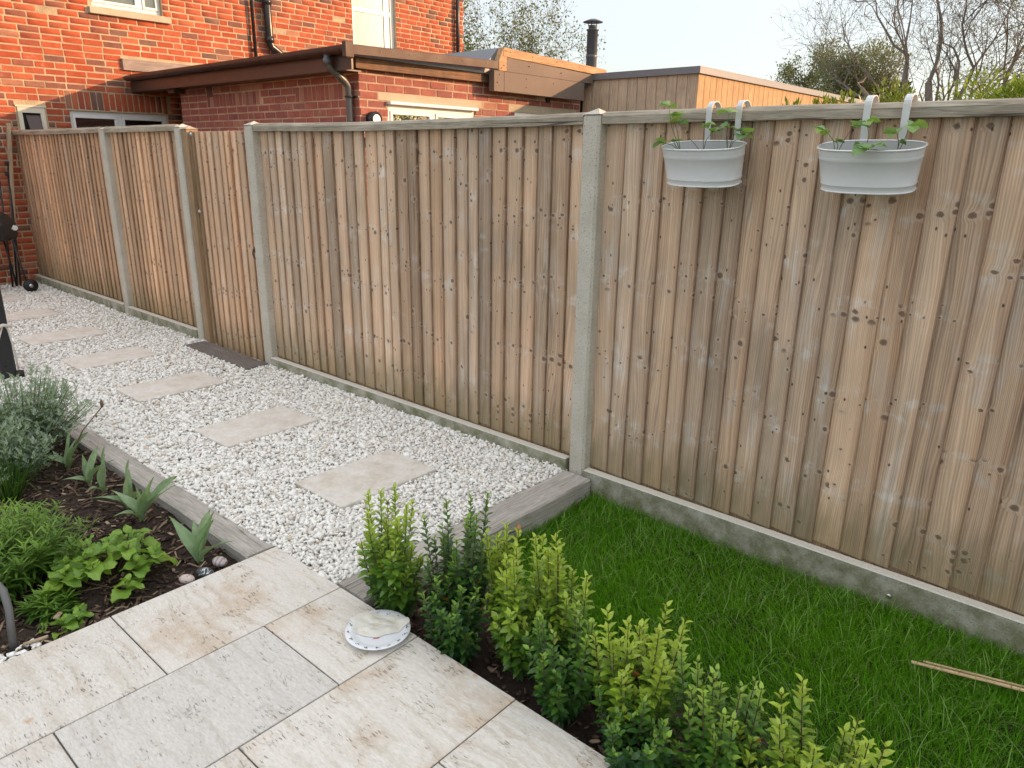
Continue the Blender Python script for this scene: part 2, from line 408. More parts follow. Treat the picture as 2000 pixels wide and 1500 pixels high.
def glass_mat(name, tint=(.9, .93, .92)):
    N = NM(name)
    fr = N.n('ShaderNodeFresnel', IOR=1.5).outputs[0]
    t = N.n('ShaderNodeBsdfTransparent', Color=tint); g = N.n('ShaderNodeBsdfGlossy', Roughness=.02, Color=(1, 1, 1))
    N.surf(N.n('ShaderNodeMixShader', i0=N.math('MULTIPLY', fr, 1.6, clamp=True), i1=t.outputs[0], i2=g.outputs[0]).outputs[0]); return N.m

M = {}
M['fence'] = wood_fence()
M['cap'] = wood_plain('cap_rail_wood', (.42, .375, .30), (.28, .24, .18), 0, crack=True)
M['sleeper_y'] = wood_plain('sleeper_wood_y', (.45, .425, .385), (.34, .315, .28), 1, crack=True)
M['sleeper_x'] = wood_plain('sleeper_wood_x', (.45, .425, .385), (.34, .315, .28), 0, crack=True)
M['gatepost'] = wood_plain('gate_post_wood', (.34, .23, .14), (.28, .19, .11), 2)
M['plank'] = wood_plain('plank_wood', (.42, .31, .21), (.36, .27, .18), 2)
M['stick'] = wood_plain('stick_wood', (.62, .45, .28), (.55, .38, .22), 0)
M['post'] = concrete('post_concrete', (.585, .55, .48), (.49, .455, .385), .14, -.1, .5)
M['gboard'] = concrete('gravel_board_concrete', (.47, .45, .38), (.36, .345, .285), .80, -.24, .18)
M['lintel'] = concrete('lintel_concrete', (.50, .44, .34), (.42, .36, .26))
M['brick'] = brick_mat('house_brick', [(0, (.42, .105, .050)), (.3, (.36, .078, .038)), (.55, (.45, .130, .064)), (.72, (.33, .075, .042)), (.82, (.26, .095, .065)), (.92, (.165, .095, .078)), (1, (.41, .18, .11))])
M['brick_low'] = brick_mat('soldier_brick', [(0, (.22, .12, .09)), (.5, (.27, .15, .11)), (1, (.19, .12, .09))])
M['brick_ext'] = brick_mat('extension_brick', [(0, (.29, .105, .088)), (.4, (.33, .125, .098)), (.7, (.24, .098, .088)), (1, (.40, .21, .155))])
M['mortar'] = soil_mat('mortar', (.54, .42, .28), (.42, .32, .21))
M['mortar_ext'] = soil_mat('mortar_extension', (.52, .37, .265), (.42, .30, .215))
M['trav'] = travertine()
M['grout'] = soil_mat('grout', (.17, .155, .13), (.11, .10, .085))
M['step'] = stone_slab()
M['slate'] = wood_plain('slate', (.20, .175, .16), (.14, .125, .115), 0, rings=120)
M['gravel'] = island_mat('gravel_stone', [(0, (.88, .87, .835)), (.5, (.85, .835, .79)), (.76, (.79, .765, .71)), (.92, (.67, .64, .585)), (.98, (.66, .56, .44)), (1, (.89, .88, .86))])
M['gravel_bed'] = soil_mat('gravel_bed', (.66, .63, .565), (.52, .49, .43))
M['soil'] = soil_mat('soil', (.060, .043, .034), (.026, .019, .015))
M['lawn_soil'] = soil_mat('lawn_soil', (.030, .045, .012), (.016, .024, .008))
M['mulch'] = island_mat('mulch_chip', [(0, (.038, .025, .019)), (.40, (.075, .047, .034)), (.70, (.13, .084, .058)), (.88, (.23, .155, .105)), (1, (.40, .31, .21))], .9)
M['upvc'] = simple('white_upvc', (.74, .75, .74), .35, var=.04)
M['brown'] = simple('brown_upvc', (.060, .036, .030), .38, var=.15)
M['brown2'] = simple('bronze_trim', (.085, .052, .040), .5, 0, .22, var=.25, nscale=5)
M['oldboard'] = wood_plain('weathered_fascia', (.22, .115, .06), (.075, .048, .035), 1, rings=90, rough=.6)
M['panel'] = simple('cement_panel', (.15, .115, .095), .55, 0, .2, var=.12, nscale=4)
M['panel_l'] = wood_plain('pale_ply_strip', (.50, .31, .17), (.40, .235, .125), 1, rings=80)
M['lead'] = simple('lead_grey', (.165, .175, .20), .45, .2, var=.12)
M['flash'] = wood_plain('flashing_board', (.33, .27, .235), (.25, .20, .175), 1)
M['clad_g'] = wood_plain('weathered_cladding', (.50, .40, .295), (.40, .315, .235), 2, rings=160)
M['clad_o'] = wood_plain('cedar_cladding', (.50, .335, .185), (.42, .265, .14), 2, rings=160)
M['blackpipe'] = simple('black_pipe', (.022, .021, .021), .28, var=.2)
M['greypipe'] = simple('grey_pipe', (.085, .09, .095), .35, var=.15)
M['black'] = simple('black_metal', (.016, .017, .020), .35, var=.2)
M['rubber'] = simple('black_rubber', (.014, .014, .014), .6, var=.2)
M['steel'] = simple('steel', (.55, .55, .54), .3, .9, var=.1)
M['dark'] = simple('dark_interior', (.02, .02, .02), .9)
M['glass'] = glass_mat('window_glass')
M['blind'] = simple('cream_blind', (.56, .44, .22), .8, var=.04, nscale=3)
M['frost'] = simple('net_curtain', (.34, .33, .28), .8, var=.15, nscale=4)
M['basket'] = simple('grey_enamel', (.64, .645, .64), .36, var=.05, nscale=5, bump=.04)
M['rimwhite'] = simple('pale_rim', (.72, .73, .73), .28, .2, var=.05)
M['china'] = simple('white_china', (.76, .79, .82), .14, var=.02, bump=.0)
M['pattern'] = simple('plate_print', (.035, .045, .045), .3)
M['pink'] = simple('plate_print_pink', (.52, .20, .20), .3)
M['terra'] = simple('terracotta', (.36, .16, .08), .8)
M['rope'] = simple('white_rope', (.62, .57, .50), .8, var=.2, nscale=80)
M['hose'] = simple('grey_hose', (.12, .115, .115), .45, var=.2, nscale=20)
M['paint'] = simple('cream_paint', (.66, .60, .48), .6, var=.1)
M['bark'] = simple('bark', (.19, .155, .125), .9, var=.3, nscale=6, bump=.5)
M['bark_l'] = simple('pale_bark', (.27, .215, .17), .9, var=.3, nscale=6, bump=.5)
M['stem'] = simple('green_stem', (.10, .14, .035), .5, var=.2)
M['petiole'] = simple('petiole', (.17, .10, .06), .5, var=.25)
M['twig'] = simple('brown_stem', (.085, .055, .032), .7, var=.2)
M['leaf'] = leaf_mat('leaf')
M['leaf_far'] = leaf_mat('leaf_far', .30, .6, .2)
M['leaf_hedge'] = leaf_mat('hedge_leaf', .22, .32, .5)
M['grass'] = leaf_mat('grass_blade', .38, .6, .07)
M['tulip'] = leaf_mat('tulip_leaf', .25, .42, .35, 2, ((.30, .41, .23), (.20, .31, .16)))
M['hydr'] = leaf_mat('hydrangea_leaf', .30, .36, .45, 1, ((.25, .40, .050), (.15, .29, .040)))
M['straw'] = leaf_mat('strawberry_leaf', .30, .42, .4, 1, ((.28, .41, .10), (.17, .31, .14)))

# ------------------------------------------------------------------ the ground and its surfaces
def grid_mesh(name, x0, x1, y0, y1, nx, ny, zf, mat, smooth=True):
    xs = np.linspace(x0, x1, nx); ys = np.linspace(y0, y1, ny)
    X, Y = np.meshgrid(xs, ys, indexing='ij'); Z = zf(X, Y)
    V = np.stack([X, Y, Z], -1).reshape(-1, 3)
    i, j = np.meshgrid(np.arange(nx-1), np.arange(ny-1), indexing='ij')
    a = (i*ny + j).ravel()
    F = np.stack([a, a+ny, a+ny+1, a+1], -1)
    return mesh_np(name, V, F, mat, smooth)

def bumpy(base, amp, s=1.0):
    ph = RNG.uniform(0, 6.28, 24); fx = RNG.normal(0, 14*s, 24); fy = RNG.normal(0, 14*s, 24)
    def zf(X, Y):
        Z = np.zeros_like(X)
        for k in range(24): Z += np.sin(fx[k]*X + fy[k]*Y + ph[k])
        return base + amp*Z/4
    return zf

g = obj('ground', grid_mesh('ground', -500, 500, -300, 700, 3, 3, lambda X, Y: 0*X - .35, M['lawn_soil'])); tag(g, kind='structure')
gb = obj('gravel_path', grid_mesh('gravel_path', -10.56, -1.95, 1.33, 2.99, 90, 24, bumpy(-.028, .004), M['gravel_bed'])); tag(gb, kind='structure')
gb = obj('gravel_path', grid_mesh('gravel_path', -10.56, -5.43, -.9, 1.32, 60, 24, bumpy(-.028, .004), M['gravel_bed'])); tag(gb, kind='structure')
ng = obj('neighbour_ground', grid_mesh('neighbour_ground', -10.5, 6, 3.0, 16, 20, 20, bumpy(-.045, .006), M['lawn_soil'])); tag(ng, kind='structure')
bed_z = bumpy(-.045, .012, 1.2)
sb = obj('flower_bed', grid_mesh('flower_bed', -5.42, -2.545, -.9, 1.30, 120, 90, lambda X, Y: bed_z(X, Y) + .03*np.exp(-((X+4.3)**2 + (Y-.6)**2)/.5), M['soil'])); tag(sb, kind='structure')
hb = obj('hedge_bed', grid_mesh('hedge_bed', -1.96, 1.2, 1.39, 1.86, 90, 16, bumpy(-.075, .010), M['soil'])); tag(hb, kind='structure')
LAWN_Z = -.115
lw = obj('lawn_ground', grid_mesh('lawn_ground', -1.97, 1.2, 1.62, 2.99, 50, 30, bumpy(LAWN_Z, .006), M['lawn_soil'])); tag(lw, kind='structure')

# patio: bedding with one travertine slab per object
pb = MB().box(-2.545, 1.0, -1.2, 1.405, -.30, -.006).build('patio', M['grout']); tag(pb, kind='structure')
ROWS = [(-2.543, -2.092, [1.405, .734, .067, -.60]), (-2.087, -1.647, [1.405, 1.075, .405, -.265, -.93]), (-1.642, -1.192, [1.405, .732, .065, -.6]),
        (-1.187, -.742, [1.403, 1.075, .405, -.26, -.93]), (-.737, -.29, [1.403, .735, .07, -.6]), (-.285, .16, [1.403, 1.07, .4, -.26]), (.165, .60, [1.403, .735, .07, -.6])]
for xa, xb, ys in ROWS:
    for y1, y0 in zip(ys[:-1], ys[1:]):
        w, l = xb-xa, y1-y0-.005
        m = MB().box(-w/2, w/2, -l/2, l/2, -.03, 0).mesh('paving_slab', M['trav'], bevel=.0015)
        o = obj('paving_slab', m, pb, loc=((xa+xb)/2, (y0+.005+y1)/2, random.uniform(-.0006, .0006)), rot=(random.gauss(0, .0006), random.gauss(0, .0006), 0))

# sleepers edging the gravel
def sleeper(name, label, x0, x1, y0, y1, z1, mat):
    cx, cy = (x0+x1)/2, (y0+y1)/2
    L = max(x1-x0, y1-y0); n = 14; mb = MB()
    along = 0 if x1-x0 > y1-y0 else 1
    hw = (y1-y0)/2 if along == 0 else (x1-x0)/2
    rings = []
    for i in range(n+1):
        t = -L/2 + L*i/n; j = random.uniform(-.003, .003); k = random.uniform(-.003, .003)
        c = .007
        sec = [(-hw+j, -.2), (hw+k, -.2), (hw+k, -c), (hw+k-c, random.uniform(-.002, .001)), (-hw+j+c, random.uniform(-.002, .001)), (-hw+j, -c)]
        rings.append([(t, a, b) if along == 0 else (a, t, b) for a, b in sec])
    V = [p for r in rings for p in r]; F = [(i*6+k, i*6+(k+1) % 6, (i+1)*6+(k+1) % 6, (i+1)*6+k) for i in range(n) for k in range(6)]
    F += [tuple(range(6)), tuple(range(n*6, n*6+6))]
    o = obj(name, mb.add(V, F).mesh(name, mat), loc=(cx, cy, z1)); tag(o, label, 'sleeper', 'timber sleepers edging the gravel'); return o
sleeper('timber_sleeper', 'weathered grey timber sleeper between gravel and lawn, running to the fence', -2.122, -1.947, 1.412, 2.868, .004, M['sleeper_y'])
sleeper('timber_sleeper', 'weathered grey timber sleeper edging the flower bed along the gravel', -5.45, -2.549, 1.272, 1.392, .004, M['sleeper_x'])

# stepping stones
STEPS = [(-2.815, 'stepping stone nearest the lawn, largest in the gravel'), (-3.90, 'second stepping stone from the lawn sleeper'), (-5.05, 'third stepping stone from the lawn sleeper, beside the slate'),
         (-6.14, 'fourth stepping stone from the lawn sleeper, past the slate'), (-7.21, 'fifth stepping stone from the lawn sleeper, third from the house'), (-8.38, 'sixth stepping stone from the lawn sleeper, second from the house'), (-9.50, 'stepping stone farthest away, beside the house wall')]
for sx, lab in STEPS:
    w = .395
    o = obj('stepping_stone', MB().box(-w/2, w/2, -.302, .302, -.035, 0).mesh('stepping_stone', M['step'], bevel=.004), loc=(sx, 2.10, .012), rot=(0, 0, random.gauss(0, .012)))
    tag(o, 'beige sandstone ' + lab, 'stepping stone', 'stepping stones in the gravel')
sl = MB()
_n = 16; V = []
for i in range(_n+1):
    t = i/_n; x = -6.09 + 1.03*t
    V += [(x, 2.685 + random.uniform(-.006, .006), .012 + .006*math.sin(t*5)), (x, 2.868 + random.uniform(-.006, .006), .016 + .004*math.sin(t*5)), (x, 2.868, -.02), (x, 2.685, -.02)]
sl.add(V, [(i*4+k, i*4+(k+1) % 4, i*4+4+(k+1) % 4, i*4+4+k) for i in range(_n) for k in range(4)] + [(0, 1, 2, 3), tuple(range(_n*4, _n*4+4))])
tag(sl.build('slate_slab', M['slate']), 'dark grey slate slab lying on gravel in front of the gate', 'slab')

# gravel: tens of thousands of small angular chips in one object
def chips(name, pts, size, mat, flat=(.55, .9), elong=(1.0, 1.7), seed=1, tilt=.5, zfill=0):
    rg = np.random.default_rng(seed)
    t = (1+5**.5)/2
    ico = np.array([(-1,t,0),(1,t,0),(-1,-t,0),(1,-t,0),(0,-1,t),(0,1,t),(0,-1,-t),(0,1,-t),(t,0,-1),(t,0,1),(-t,0,-1),(-t,0,1)], float); ico /= np.linalg.norm(ico[0])
    tri = np.array([(0,11,5),(0,5,1),(0,1,7),(0,7,10),(0,10,11),(1,5,9),(5,11,4),(11,10,2),(10,7,6),(7,1,8),(3,9,4),(3,4,2),(3,2,6),(3,6,8),(3,8,9),(4,9,5),(2,4,11),(6,2,10),(8,6,7),(9,8,1)])
    n = len(pts)
    V = ico[None] * rg.uniform(.72, 1.22, (n, 12, 1)) + rg.normal(0, .10, (n, 12, 3))
    s = np.stack([rg.uniform(*elong, n), np.ones(n), rg.uniform(*flat, n)], -1) * (size*rg.lognormal(0, .27, n))[:, None] * .5
    V = V * s[:, None, :]
    a = rg.uniform(0, 6.283, n); b = rg.normal(0, tilt, n); c = rg.normal(0, tilt, n)
    def rot(V, ax, ang):
        i, j = [(1, 2), (2, 0), (0, 1)][ax]; co, si = np.cos(ang)[:, None], np.sin(ang)[:, None]
        W = V.copy(); W[..., i] = co*V[..., i] - si*V[..., j]; W[..., j] = si*V[..., i] + co*V[..., j]; return W
    V = rot(rot(rot(V, 0, b), 1, c), 2, a) + pts[:, None, :]
    F = tri[None] + (np.arange(n)*12)[:, None, None]
    return mesh_np(name, V.reshape(-1, 3), F.reshape(-1, 3), mat)

def scatter(x0, x1, y0, y1, sp, jit=.5):
    xs = np.arange(x0, x1, sp); ys = np.arange(y0, y1, sp)
    X, Y = np.meshgrid(xs, ys, indexing='ij'); P = np.stack([X.ravel(), Y.ravel()], -1)
    return P + RNG.uniform(-jit, jit, P.shape)*sp
parts_pts = []
for (xa, xb, sp) in ((-4.6, -2.1, .0165), (-6.6, -4.6, .0180), (-10.56, -6.6, .0215)):
    for lay in (0, 1):
        P = scatter(xa, xb, .8 if xa < -5.5 else 1.38, 2.93, sp*(1 if lay == 0 else 1.12))
        Z = np.where(lay == 0, -.016, -.002) + RNG.normal(0, .004, len(P))
        parts_pts.append(np.column_stack([P, Z]))
P = scatter(-4.2, -2.1, 1.38, 2.93, .0175); parts_pts.append(np.column_stack([P, -.006 + RNG.normal(0, .004, len(P))]))       # small grit between the chips near the patio
NG = len(P)
G = np.concatenate(parts_pts); GS = np.where(np.arange(len(G)) >= len(G)-NG, .6, 1.0)
def keep_gravel(G):
    x, y = G[:, 0], G[:, 1]
    k = (y < 2.90) & ~((x > -5.46) & (y < 1.388)) & ~((x > -2.13) & (x < -1.9)) & ~((x > -2.55) & (y < 1.403))
    k &= y > np.where(x < -6.6, 1.15, .85)
    for sx, _ in STEPS: k &= ~((abs(x-sx) < .203) & (abs(y-2.10) < .308))
    k &= ~((x > -6.08) & (x < -5.07) & (y > 2.69))
    return k
kg = keep_gravel(G); G = G[kg]; GS = GS[kg]
# a little heap against edges of slabs
gr = obj('white_gravel', chips('white_gravel', G, .0190*GS, M['gravel'], seed=3)); tag(gr, 'white and cream stone chippings covering the side path', 'gravel', kind='stuff')

# ------------------------------------------------------------------ the fence
FB = 2.935          # front of the boards
def board_mesh(w=.1, h=1.70):
    mb = MB(); n = 1
    sec = [(0, -.002), (w*.5, -.009), (w-.004, -.0165), (w, -.0140), (w, 0), (0, 0)]
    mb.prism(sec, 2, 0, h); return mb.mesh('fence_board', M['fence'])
BM = board_mesh()
def boards(parent, xa, xb, z0, z1, pitch, grey, yfront=FB, zj=.006, name='fence_board'):
    n = max(1, round((xb-xa)/pitch)); ws = np.array([random.uniform(.84, 1.16) for _ in range(n)]); ws *= (xb-xa)/ws.sum()
    x = xa; seed = random.random(); left = 0
    for w in ws:
        if left <= 0: seed = random.random(); left = random.choice([1, 2, 3, 3, 4, 5]); gtone = random.uniform(.3, .7)
        left -= 1
        zz = z0 + random.uniform(-zj, zj)
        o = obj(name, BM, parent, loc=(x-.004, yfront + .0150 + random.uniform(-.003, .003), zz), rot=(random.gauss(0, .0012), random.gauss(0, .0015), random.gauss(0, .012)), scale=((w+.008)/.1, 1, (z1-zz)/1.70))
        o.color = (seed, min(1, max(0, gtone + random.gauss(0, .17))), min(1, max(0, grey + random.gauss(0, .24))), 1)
        x += w
def cap_rail(parent, xa, xb, z0, z1, sag=0.0):
    n = 10; V = []; yf = FB-.035
    for i in range(n+1):
        t = i/n; x = xa + (xb-xa)*t; dz = -sag*math.sin(math.pi*t) + random.uniform(-.0015, .0015)
        V += [(x, p, q+dz) for p, q in ((yf, z0), (yf, z1-.016), (yf+.012, z1-.002), (yf+.030, z1+.004), (yf+.062, z1-.004), (yf+.062, z0))]
    mb = MB().add(V, [(i*6+k, i*6+(k+1) % 6, i*6+6+(k+1) % 6, i*6+6+k) for i in range(n) for k in range(6)] + [tuple(range(6)), tuple(range(n*6, n*6+6))])
    return mb.build('cap_rail', M['cap'], parent)
def fence_panel(label, xa, xb, z0, grey, pitch, sag=0.0, ztop=1.752):
    t = thing('fence_panel', label, 'fence panel', ((xa+xb)/2, FB, z0), 'closeboard fence panels')
    boards(t, xa-.010, xb+.010, z0, ztop-.004, pitch, grey)
    cap_rail(t, xa, xb, ztop-.004, ztop+.046, sag)
    MB().box(xa, xb, FB+.017, FB+.056, z0-.028, z0+.05).build('bottom_rail', M['gatepost'], t)
    for zr in (.30, .95, 1.60):
        MB().box(xa, xb, FB+.016, FB+.054, z0+zr-.03, z0+zr+.03).build('back_rail', M['gatepost'], t)
    return t
fence_panel('long weathered fence panel behind the two hanging baskets, beside the lawn', -2.008, .93, .040, .86, .0975)
fence_panel('long brown fence panel between gate and tall concrete post, beside the stepping stones', -5.035, -2.115, .068, .78, .101, .012)
fence_panel('short orange-brown fence panel just left of the garden gate', -7.725, -6.255, .088, .22, .098, ztop=1.765)
fence_panel('orange-brown fence panel farthest left, meeting the house wall', -10.53, -7.835, .098, .18, .10, .008, ztop=1.768)
def gravel_board(label, xa, xb, z1):
    mb = MB().box(xa-(xa+xb)/2, xb-(xa+xb)/2, 0, .05, -.42, 0)
    o = obj('gravel_board', mb.mesh('gravel_board', M['gboard'], bevel=.004), loc=((xa+xb)/2, FB-.056, z1)); return tag(o, label, 'gravel board', 'concrete gravel boards')
gb3 = gravel_board('green-stained concrete gravel board at the foot of fence beside lawn', -2.006, .93, .036)
st = MB().lathe([(.0005, 0), (.010, 0), (.010, .004), (.005, .007), (.0005, .007)], n=12)
so = obj('drain_stud', st.mesh('drain_stud', M['steel'], True), gb3, loc=(-.503, FB-.057, -.047), rot=(math.pi/2, 0, 0))
gravel_board('concrete gravel board under the long panel beside the stepping stones', -5.035, -2.125, .064)
gravel_board('concrete gravel board under the short panel left of the gate', -7.725, -6.262, .084)
gravel_board('concrete gravel board under the leftmost panel, reaching the house wall', -10.53, -7.84, .094)
def concrete_post(label, x, w=.098, d=.120, ztop=1.79):
    mb = MB().box(-w/2, w/2, 0, d, -.4, ztop)
    t = obj('concrete_post', mb.mesh('concrete_post', M['post'], bevel=.012), loc=(x, FB-.048, 0)); tag(t, label, 'fence post', 'concrete fence posts')
    cp = MB(); h = w/2+.001
    cp.add([(-h, -.001, ztop-.001), (h, -.001, ztop-.001), (h, d+.001, ztop-.001), (-h, d+.001, ztop-.001), (0, d/2, ztop+.028)], [(0, 1, 4), (1, 2, 4), (2, 3, 4), (3, 0, 4)])
    o = obj('post_cap', cp.mesh('post_cap', M['post']), t, loc=(x, FB-.048, 0)); return t
concrete_post('speckled concrete fence post nearest, where sleeper meets the fence', -2.062)
concrete_post('concrete fence post at the latch side of the garden gate', -5.092)
concrete_post('concrete fence post beside timber gate post, left of the gate', -6.205)
concrete_post('concrete fence post between the two orange-brown panels far left', -7.780)
concrete_post('concrete fence post at the near end of the basket panel, right of view', .985)
fence_panel('fence panel continuing past the basket panel, out of view to the right', 1.04, 3.98, .040, .66, .30)
gravel_board('concrete gravel board under the panel out of view to the right', 1.04, 3.98, .036)
gp = MB().box(-.045, .045, 0, .10, -.3, 1.775)
gpo = obj('gate_post', gp.mesh('gate_post', M['gatepost'], bevel=.004), loc=(-6.095, FB-.040, 0)); tag(gpo, 'square brown timber gate post beside the concrete post', 'gate post')
o = obj('post_top', MB().add([(-.052, -.007, 1.774), (.052, -.007, 1.774), (.052, .107, 1.774), (-.052, .107, 1.774), (0, .05, 1.802)], [(0, 1, 4), (1, 2, 4), (2, 3, 4), (3, 0, 4), (3, 2, 1, 0)]).mesh('post_top', M['cap']), gpo, loc=(-6.095, FB-.040, 0))
gate = thing('garden_gate', 'vertical board timber garden gate with black ring latch', 'gate', (-5.56, FB, .05))
boards(gate, -6.035, -5.150, -.045, 1.755, .098, .36, FB+.004, name='gate_board')
MB().box(-6.047, -6.015, FB-.006, FB+.012, -.012, 1.757).build('edge_batten', M['gatepost'], gate, bevel=.002)
for zr in (.30, .95, 1.55): MB().box(-6.03, -5.16, FB+.020, FB+.058, zr-.04, zr+.04).build('cross_rail', M['gatepost'], gate)
rg_ = MB(); rg_.tube([(-5.185 + .032*math.cos(a), FB-.022, .855 + .036*math.sin(a)) for a in np.linspace(0, 2*math.pi, 21)], .0045, 6, False)
latch = rg_.build('ring_latch', M['black'], gate, True)
obj('latch_plate', MB().lathe([(.0005, 0), (.022, 0), (.022, .006), (.008, .012), (.0005, .012)], n=14).mesh('latch_plate', M['black']), latch, loc=(-5.185, FB-.012, .885), rot=(math.pi/2, 0, 0))
for zb in (1.733, 1.125):
    o = obj('hinge_bolt', MB().lathe([(.0005, 0), (.017, 0), (.017, .006), (.010, .013), (.0005, .015)], n=14).mesh('hinge_bolt', M['steel'], True), gate, loc=(-6.032, FB-.007, zb), rot=(math.pi/2, 0, 0))


# ------------------------------------------------------------------ buildings
def box_template(l=.215, d=.05, h=.065, b=.004):
    bm = bmesh.new(); bmesh.ops.create_cube(bm, size=1)
    for v in bm.verts: v.co = Vector((v.co.x*l, v.co.y*d, v.co.z*h))
    bmesh.ops.bevel(bm, geom=[e for e in bm.edges], offset=b, segments=1, affect='EDGES')
    bmesh.ops.triangulate(bm, faces=bm.faces)
    me = bpy.data.meshes.new('brick'); bm.to_mesh(me); bm.free(); return me
def brickwork(parent, O, U, N, u0, u1, z0, z1, openings, mat, n_single, seed, pitch=.23, course=.0765, soldiers=(), visible=lambda u, z: True, smat=None):
    """bricks laid on a wall face: U along, N outward. Openings and soldier rows are (u0,u1,z0,z1)."""
    rg = random.Random(seed); O, U, N = Vector(O), Vector(U), Vector(N); me = box_template(); me.materials.append(mat)
    Rm = Matrix((U, -N, Vector((0, 0, 1)))).transposed()
    L = []; joint = .0135
    blocks = list(openings) + list(soldiers)
    i = 0; z = z0
    while z + course <= z1 + .02:
        zc = z + course/2; u = u0 - (pitch/2 if i % 2 else 0) - rg.uniform(0, .02)
        segs = []
        while u < u1:
            w = pitch*rg.uniform(.97, 1.03) if rg.random() > .06 else pitch*.52
            segs.append((max(u, u0), min(u+w-joint, u1))); u += w
        for a, b in segs:
            cur = [(a, b)]
            for (p, q, r, s) in blocks:
                if r - course*.2 < zc < s + course*.2:
                    nx = []
                    for (c, d) in cur:
                        if d <= p or c >= q: nx.append((c, d))
                        else:
                            if c < p: nx.append((c, p-.004))
                            if d > q: nx.append((q+.004, d))
                    cur = nx
            for c, d in cur:
                if d-c > .03: L.append(((c+d)/2, zc, d-c, course-joint, False))
        z += course; i += 1
    for (p, q, r, s) in soldiers:
        u = p
        while u + .06 < q:
            L.append((u+.0365, (r+s)/2, .062, s-r-.012, True)); u += .0745
    def score(t): return (O + U*t[0] + Vector((0, 0, t[1]))-Vector((0, 0, 1.6))).length
    vis = sorted([t for t in L if visible(t[0], t[1])], key=score)
    single = set(id(t) for t in vis[:n_single])
    tv = np.array([v.co[:] for v in me.vertices]); tf = np.array([p.vertices[:] for p in me.polygons]); VV = []; FF = []; k = 0
    Rn = np.array(Rm)
    for t in L:
        sc = np.array([t[2]/.215, 1, t[3]/.065]); off = rg.gauss(0, .0015)
        P = O + U*t[0] + Vector((0, 0, t[1])) + N*(-.020 + off)
        rr = Matrix.Rotation(rg.gauss(0, .005), 3, 'Y')
        if id(t) in single:
            o = obj('brick', me, None, loc=P); o.rotation_euler = (Rm @ rr).to_euler(); o.scale = sc; adopt(o, parent)
        else:
            W = (tv*sc) @ np.array(Rm @ rr).T + np.array(P); VV.append(W); FF.append(tf + k*len(tv)); k += 1
    if VV:
        o = obj('brickwork', mesh_np('brickwork', np.concatenate(VV), np.concatenate(FF), mat), parent); tag(o, kind='stuff')

def window(parent, O, U, N, w, h, frame=.055, mull=(), trans=(), depth=.07, recess=.04, infill='dark', casements=True, cols=None):
    """uPVC window: frame bars, one pane per light, something behind the glass. O: lower corner on wall face."""
    O, U, N = Vector(O), Vector(U), Vector(N); Z = Vector((0, 0, 1))
    Rm = Matrix((U, -N, Z)).transposed().to_4x4(); Rm.translation = O - N*recess
    def tf(mb):
        mb.v = [tuple(Rm @ Vector(p)) for p in mb.v]; return mb
    fr = MB(); fr.box(0, w, 0, depth, 0, frame); fr.box(0, w, 0, depth, h-frame, h); fr.box(0, frame, .0005, depth, frame, h-frame); fr.box(w-frame, w, .0005, depth, frame, h-frame)
    for m in mull: fr.box(m-frame*.5, m+frame*.5, .001, depth, frame, h-frame)
    xs = [0] + list(mull) + [w]
    for z in trans: fr.box(frame, w-frame, .0015, depth, z-frame*.45, z+frame*.45)
    wn = tf(fr).build('window', M['upvc'], parent, bevel=.004)
    zs = [frame] + list(trans) + [h-frame]
    for a, b in zip(xs[:-1], xs[1:]):
        for c, d in zip(zs[:-1], zs[1:]):
            x0, x1, z0, z1 = a+frame*.55, b-frame*.55, c+(.02 if c > frame else 0), d-(.02 if d < h-frame else 0)
            if casements:
                s = MB(); q = .032
                s.box(x0, x1, -.012, .03, z0, z0+q); s.box(x0, x1, -.012, .03, z1-q, z1); s.box(x0, x0+q, -.0115, .03, z0+q, z1-q); s.box(x1-q, x1, -.0115, .03, z0+q, z1-q)
                tf(s).build('sash', M['upvc'], wn, bevel=.003); x0 += q; x1 -= q; z0 += q; z1 -= q
            tf(MB().box(x0-.004, x1+.004, .012, .018, z0-.004, z1+.004)).build('pane', M['glass'], wn)
    tf(MB().box(.01, w-.01, depth+.02, depth+.03, .01, h-.01)).build('blind', M[infill], wn)
    return wn

XW = -10.55
house = thing('brick_house', 'tall red brick house lit orange by the low sun', 'house', (XW, 6, -.2))
w1 = (4.035, 4.915, 3.315, 4.55); w2 = (8.02, 8.935, 2.85, 4.70); w3 = (3.59, 4.815, .95, 2.075); vt = (3.02, 3.31, 1.76, 2.085)
# wall core with openings left free: built from butted blocks
def core_wall(parent, mat, u0, u1, z0, z1, ops, place, name='wall'):
    us = sorted({u0, u1, *[o[0] for o in ops], *[o[1] for o in ops]}); mb = MB()
    for a, b in zip(us[:-1], us[1:]):
        cur = [(z0, z1)]
        for p, q, r, s in ops:
            if p < (a+b)/2 < q: cur = [x for c, d in cur for x in ((c, min(d, r)), (max(c, s), d)) if x[1]-x[0] > .001]
        for c, d in cur: place(mb, a, b, c, d)
    return mb.build(name, mat, parent)
core_wall(house, M['mortar'], .2, 10.555, -.3, 5.6, [w1, w2, w3, vt], lambda mb, a, b, c, d: mb.box(XW-.30, XW+.0015, a, b, c, d))
MB().box(-18.0, XW-.3005, 10.25, 10.55, -.3, 5.6).build('wall', M['mortar'], house)
MB().box(-18.0, XW-.3005, .2, .5, -.3, 5.6).build('wall', M['mortar'], house)
MB().box(-18.0, XW-.31, .51, 10.24, 5.45, 5.6).build('ceiling', M['dark'], house)
MB().add([(XW+.3, .0, 5.62), (XW+.3, 10.9, 5.62), (-14.3, 10.9, 8.0), (-14.3, 0, 8.0), (-18.3, 0, 5.62), (-18.3, 10.9, 5.62)], [(0, 1, 2, 3), (3, 2, 5, 4), (0, 3, 4), (1, 5, 2), (0, 4, 5, 1)]).build('roof', M['brown'], house)
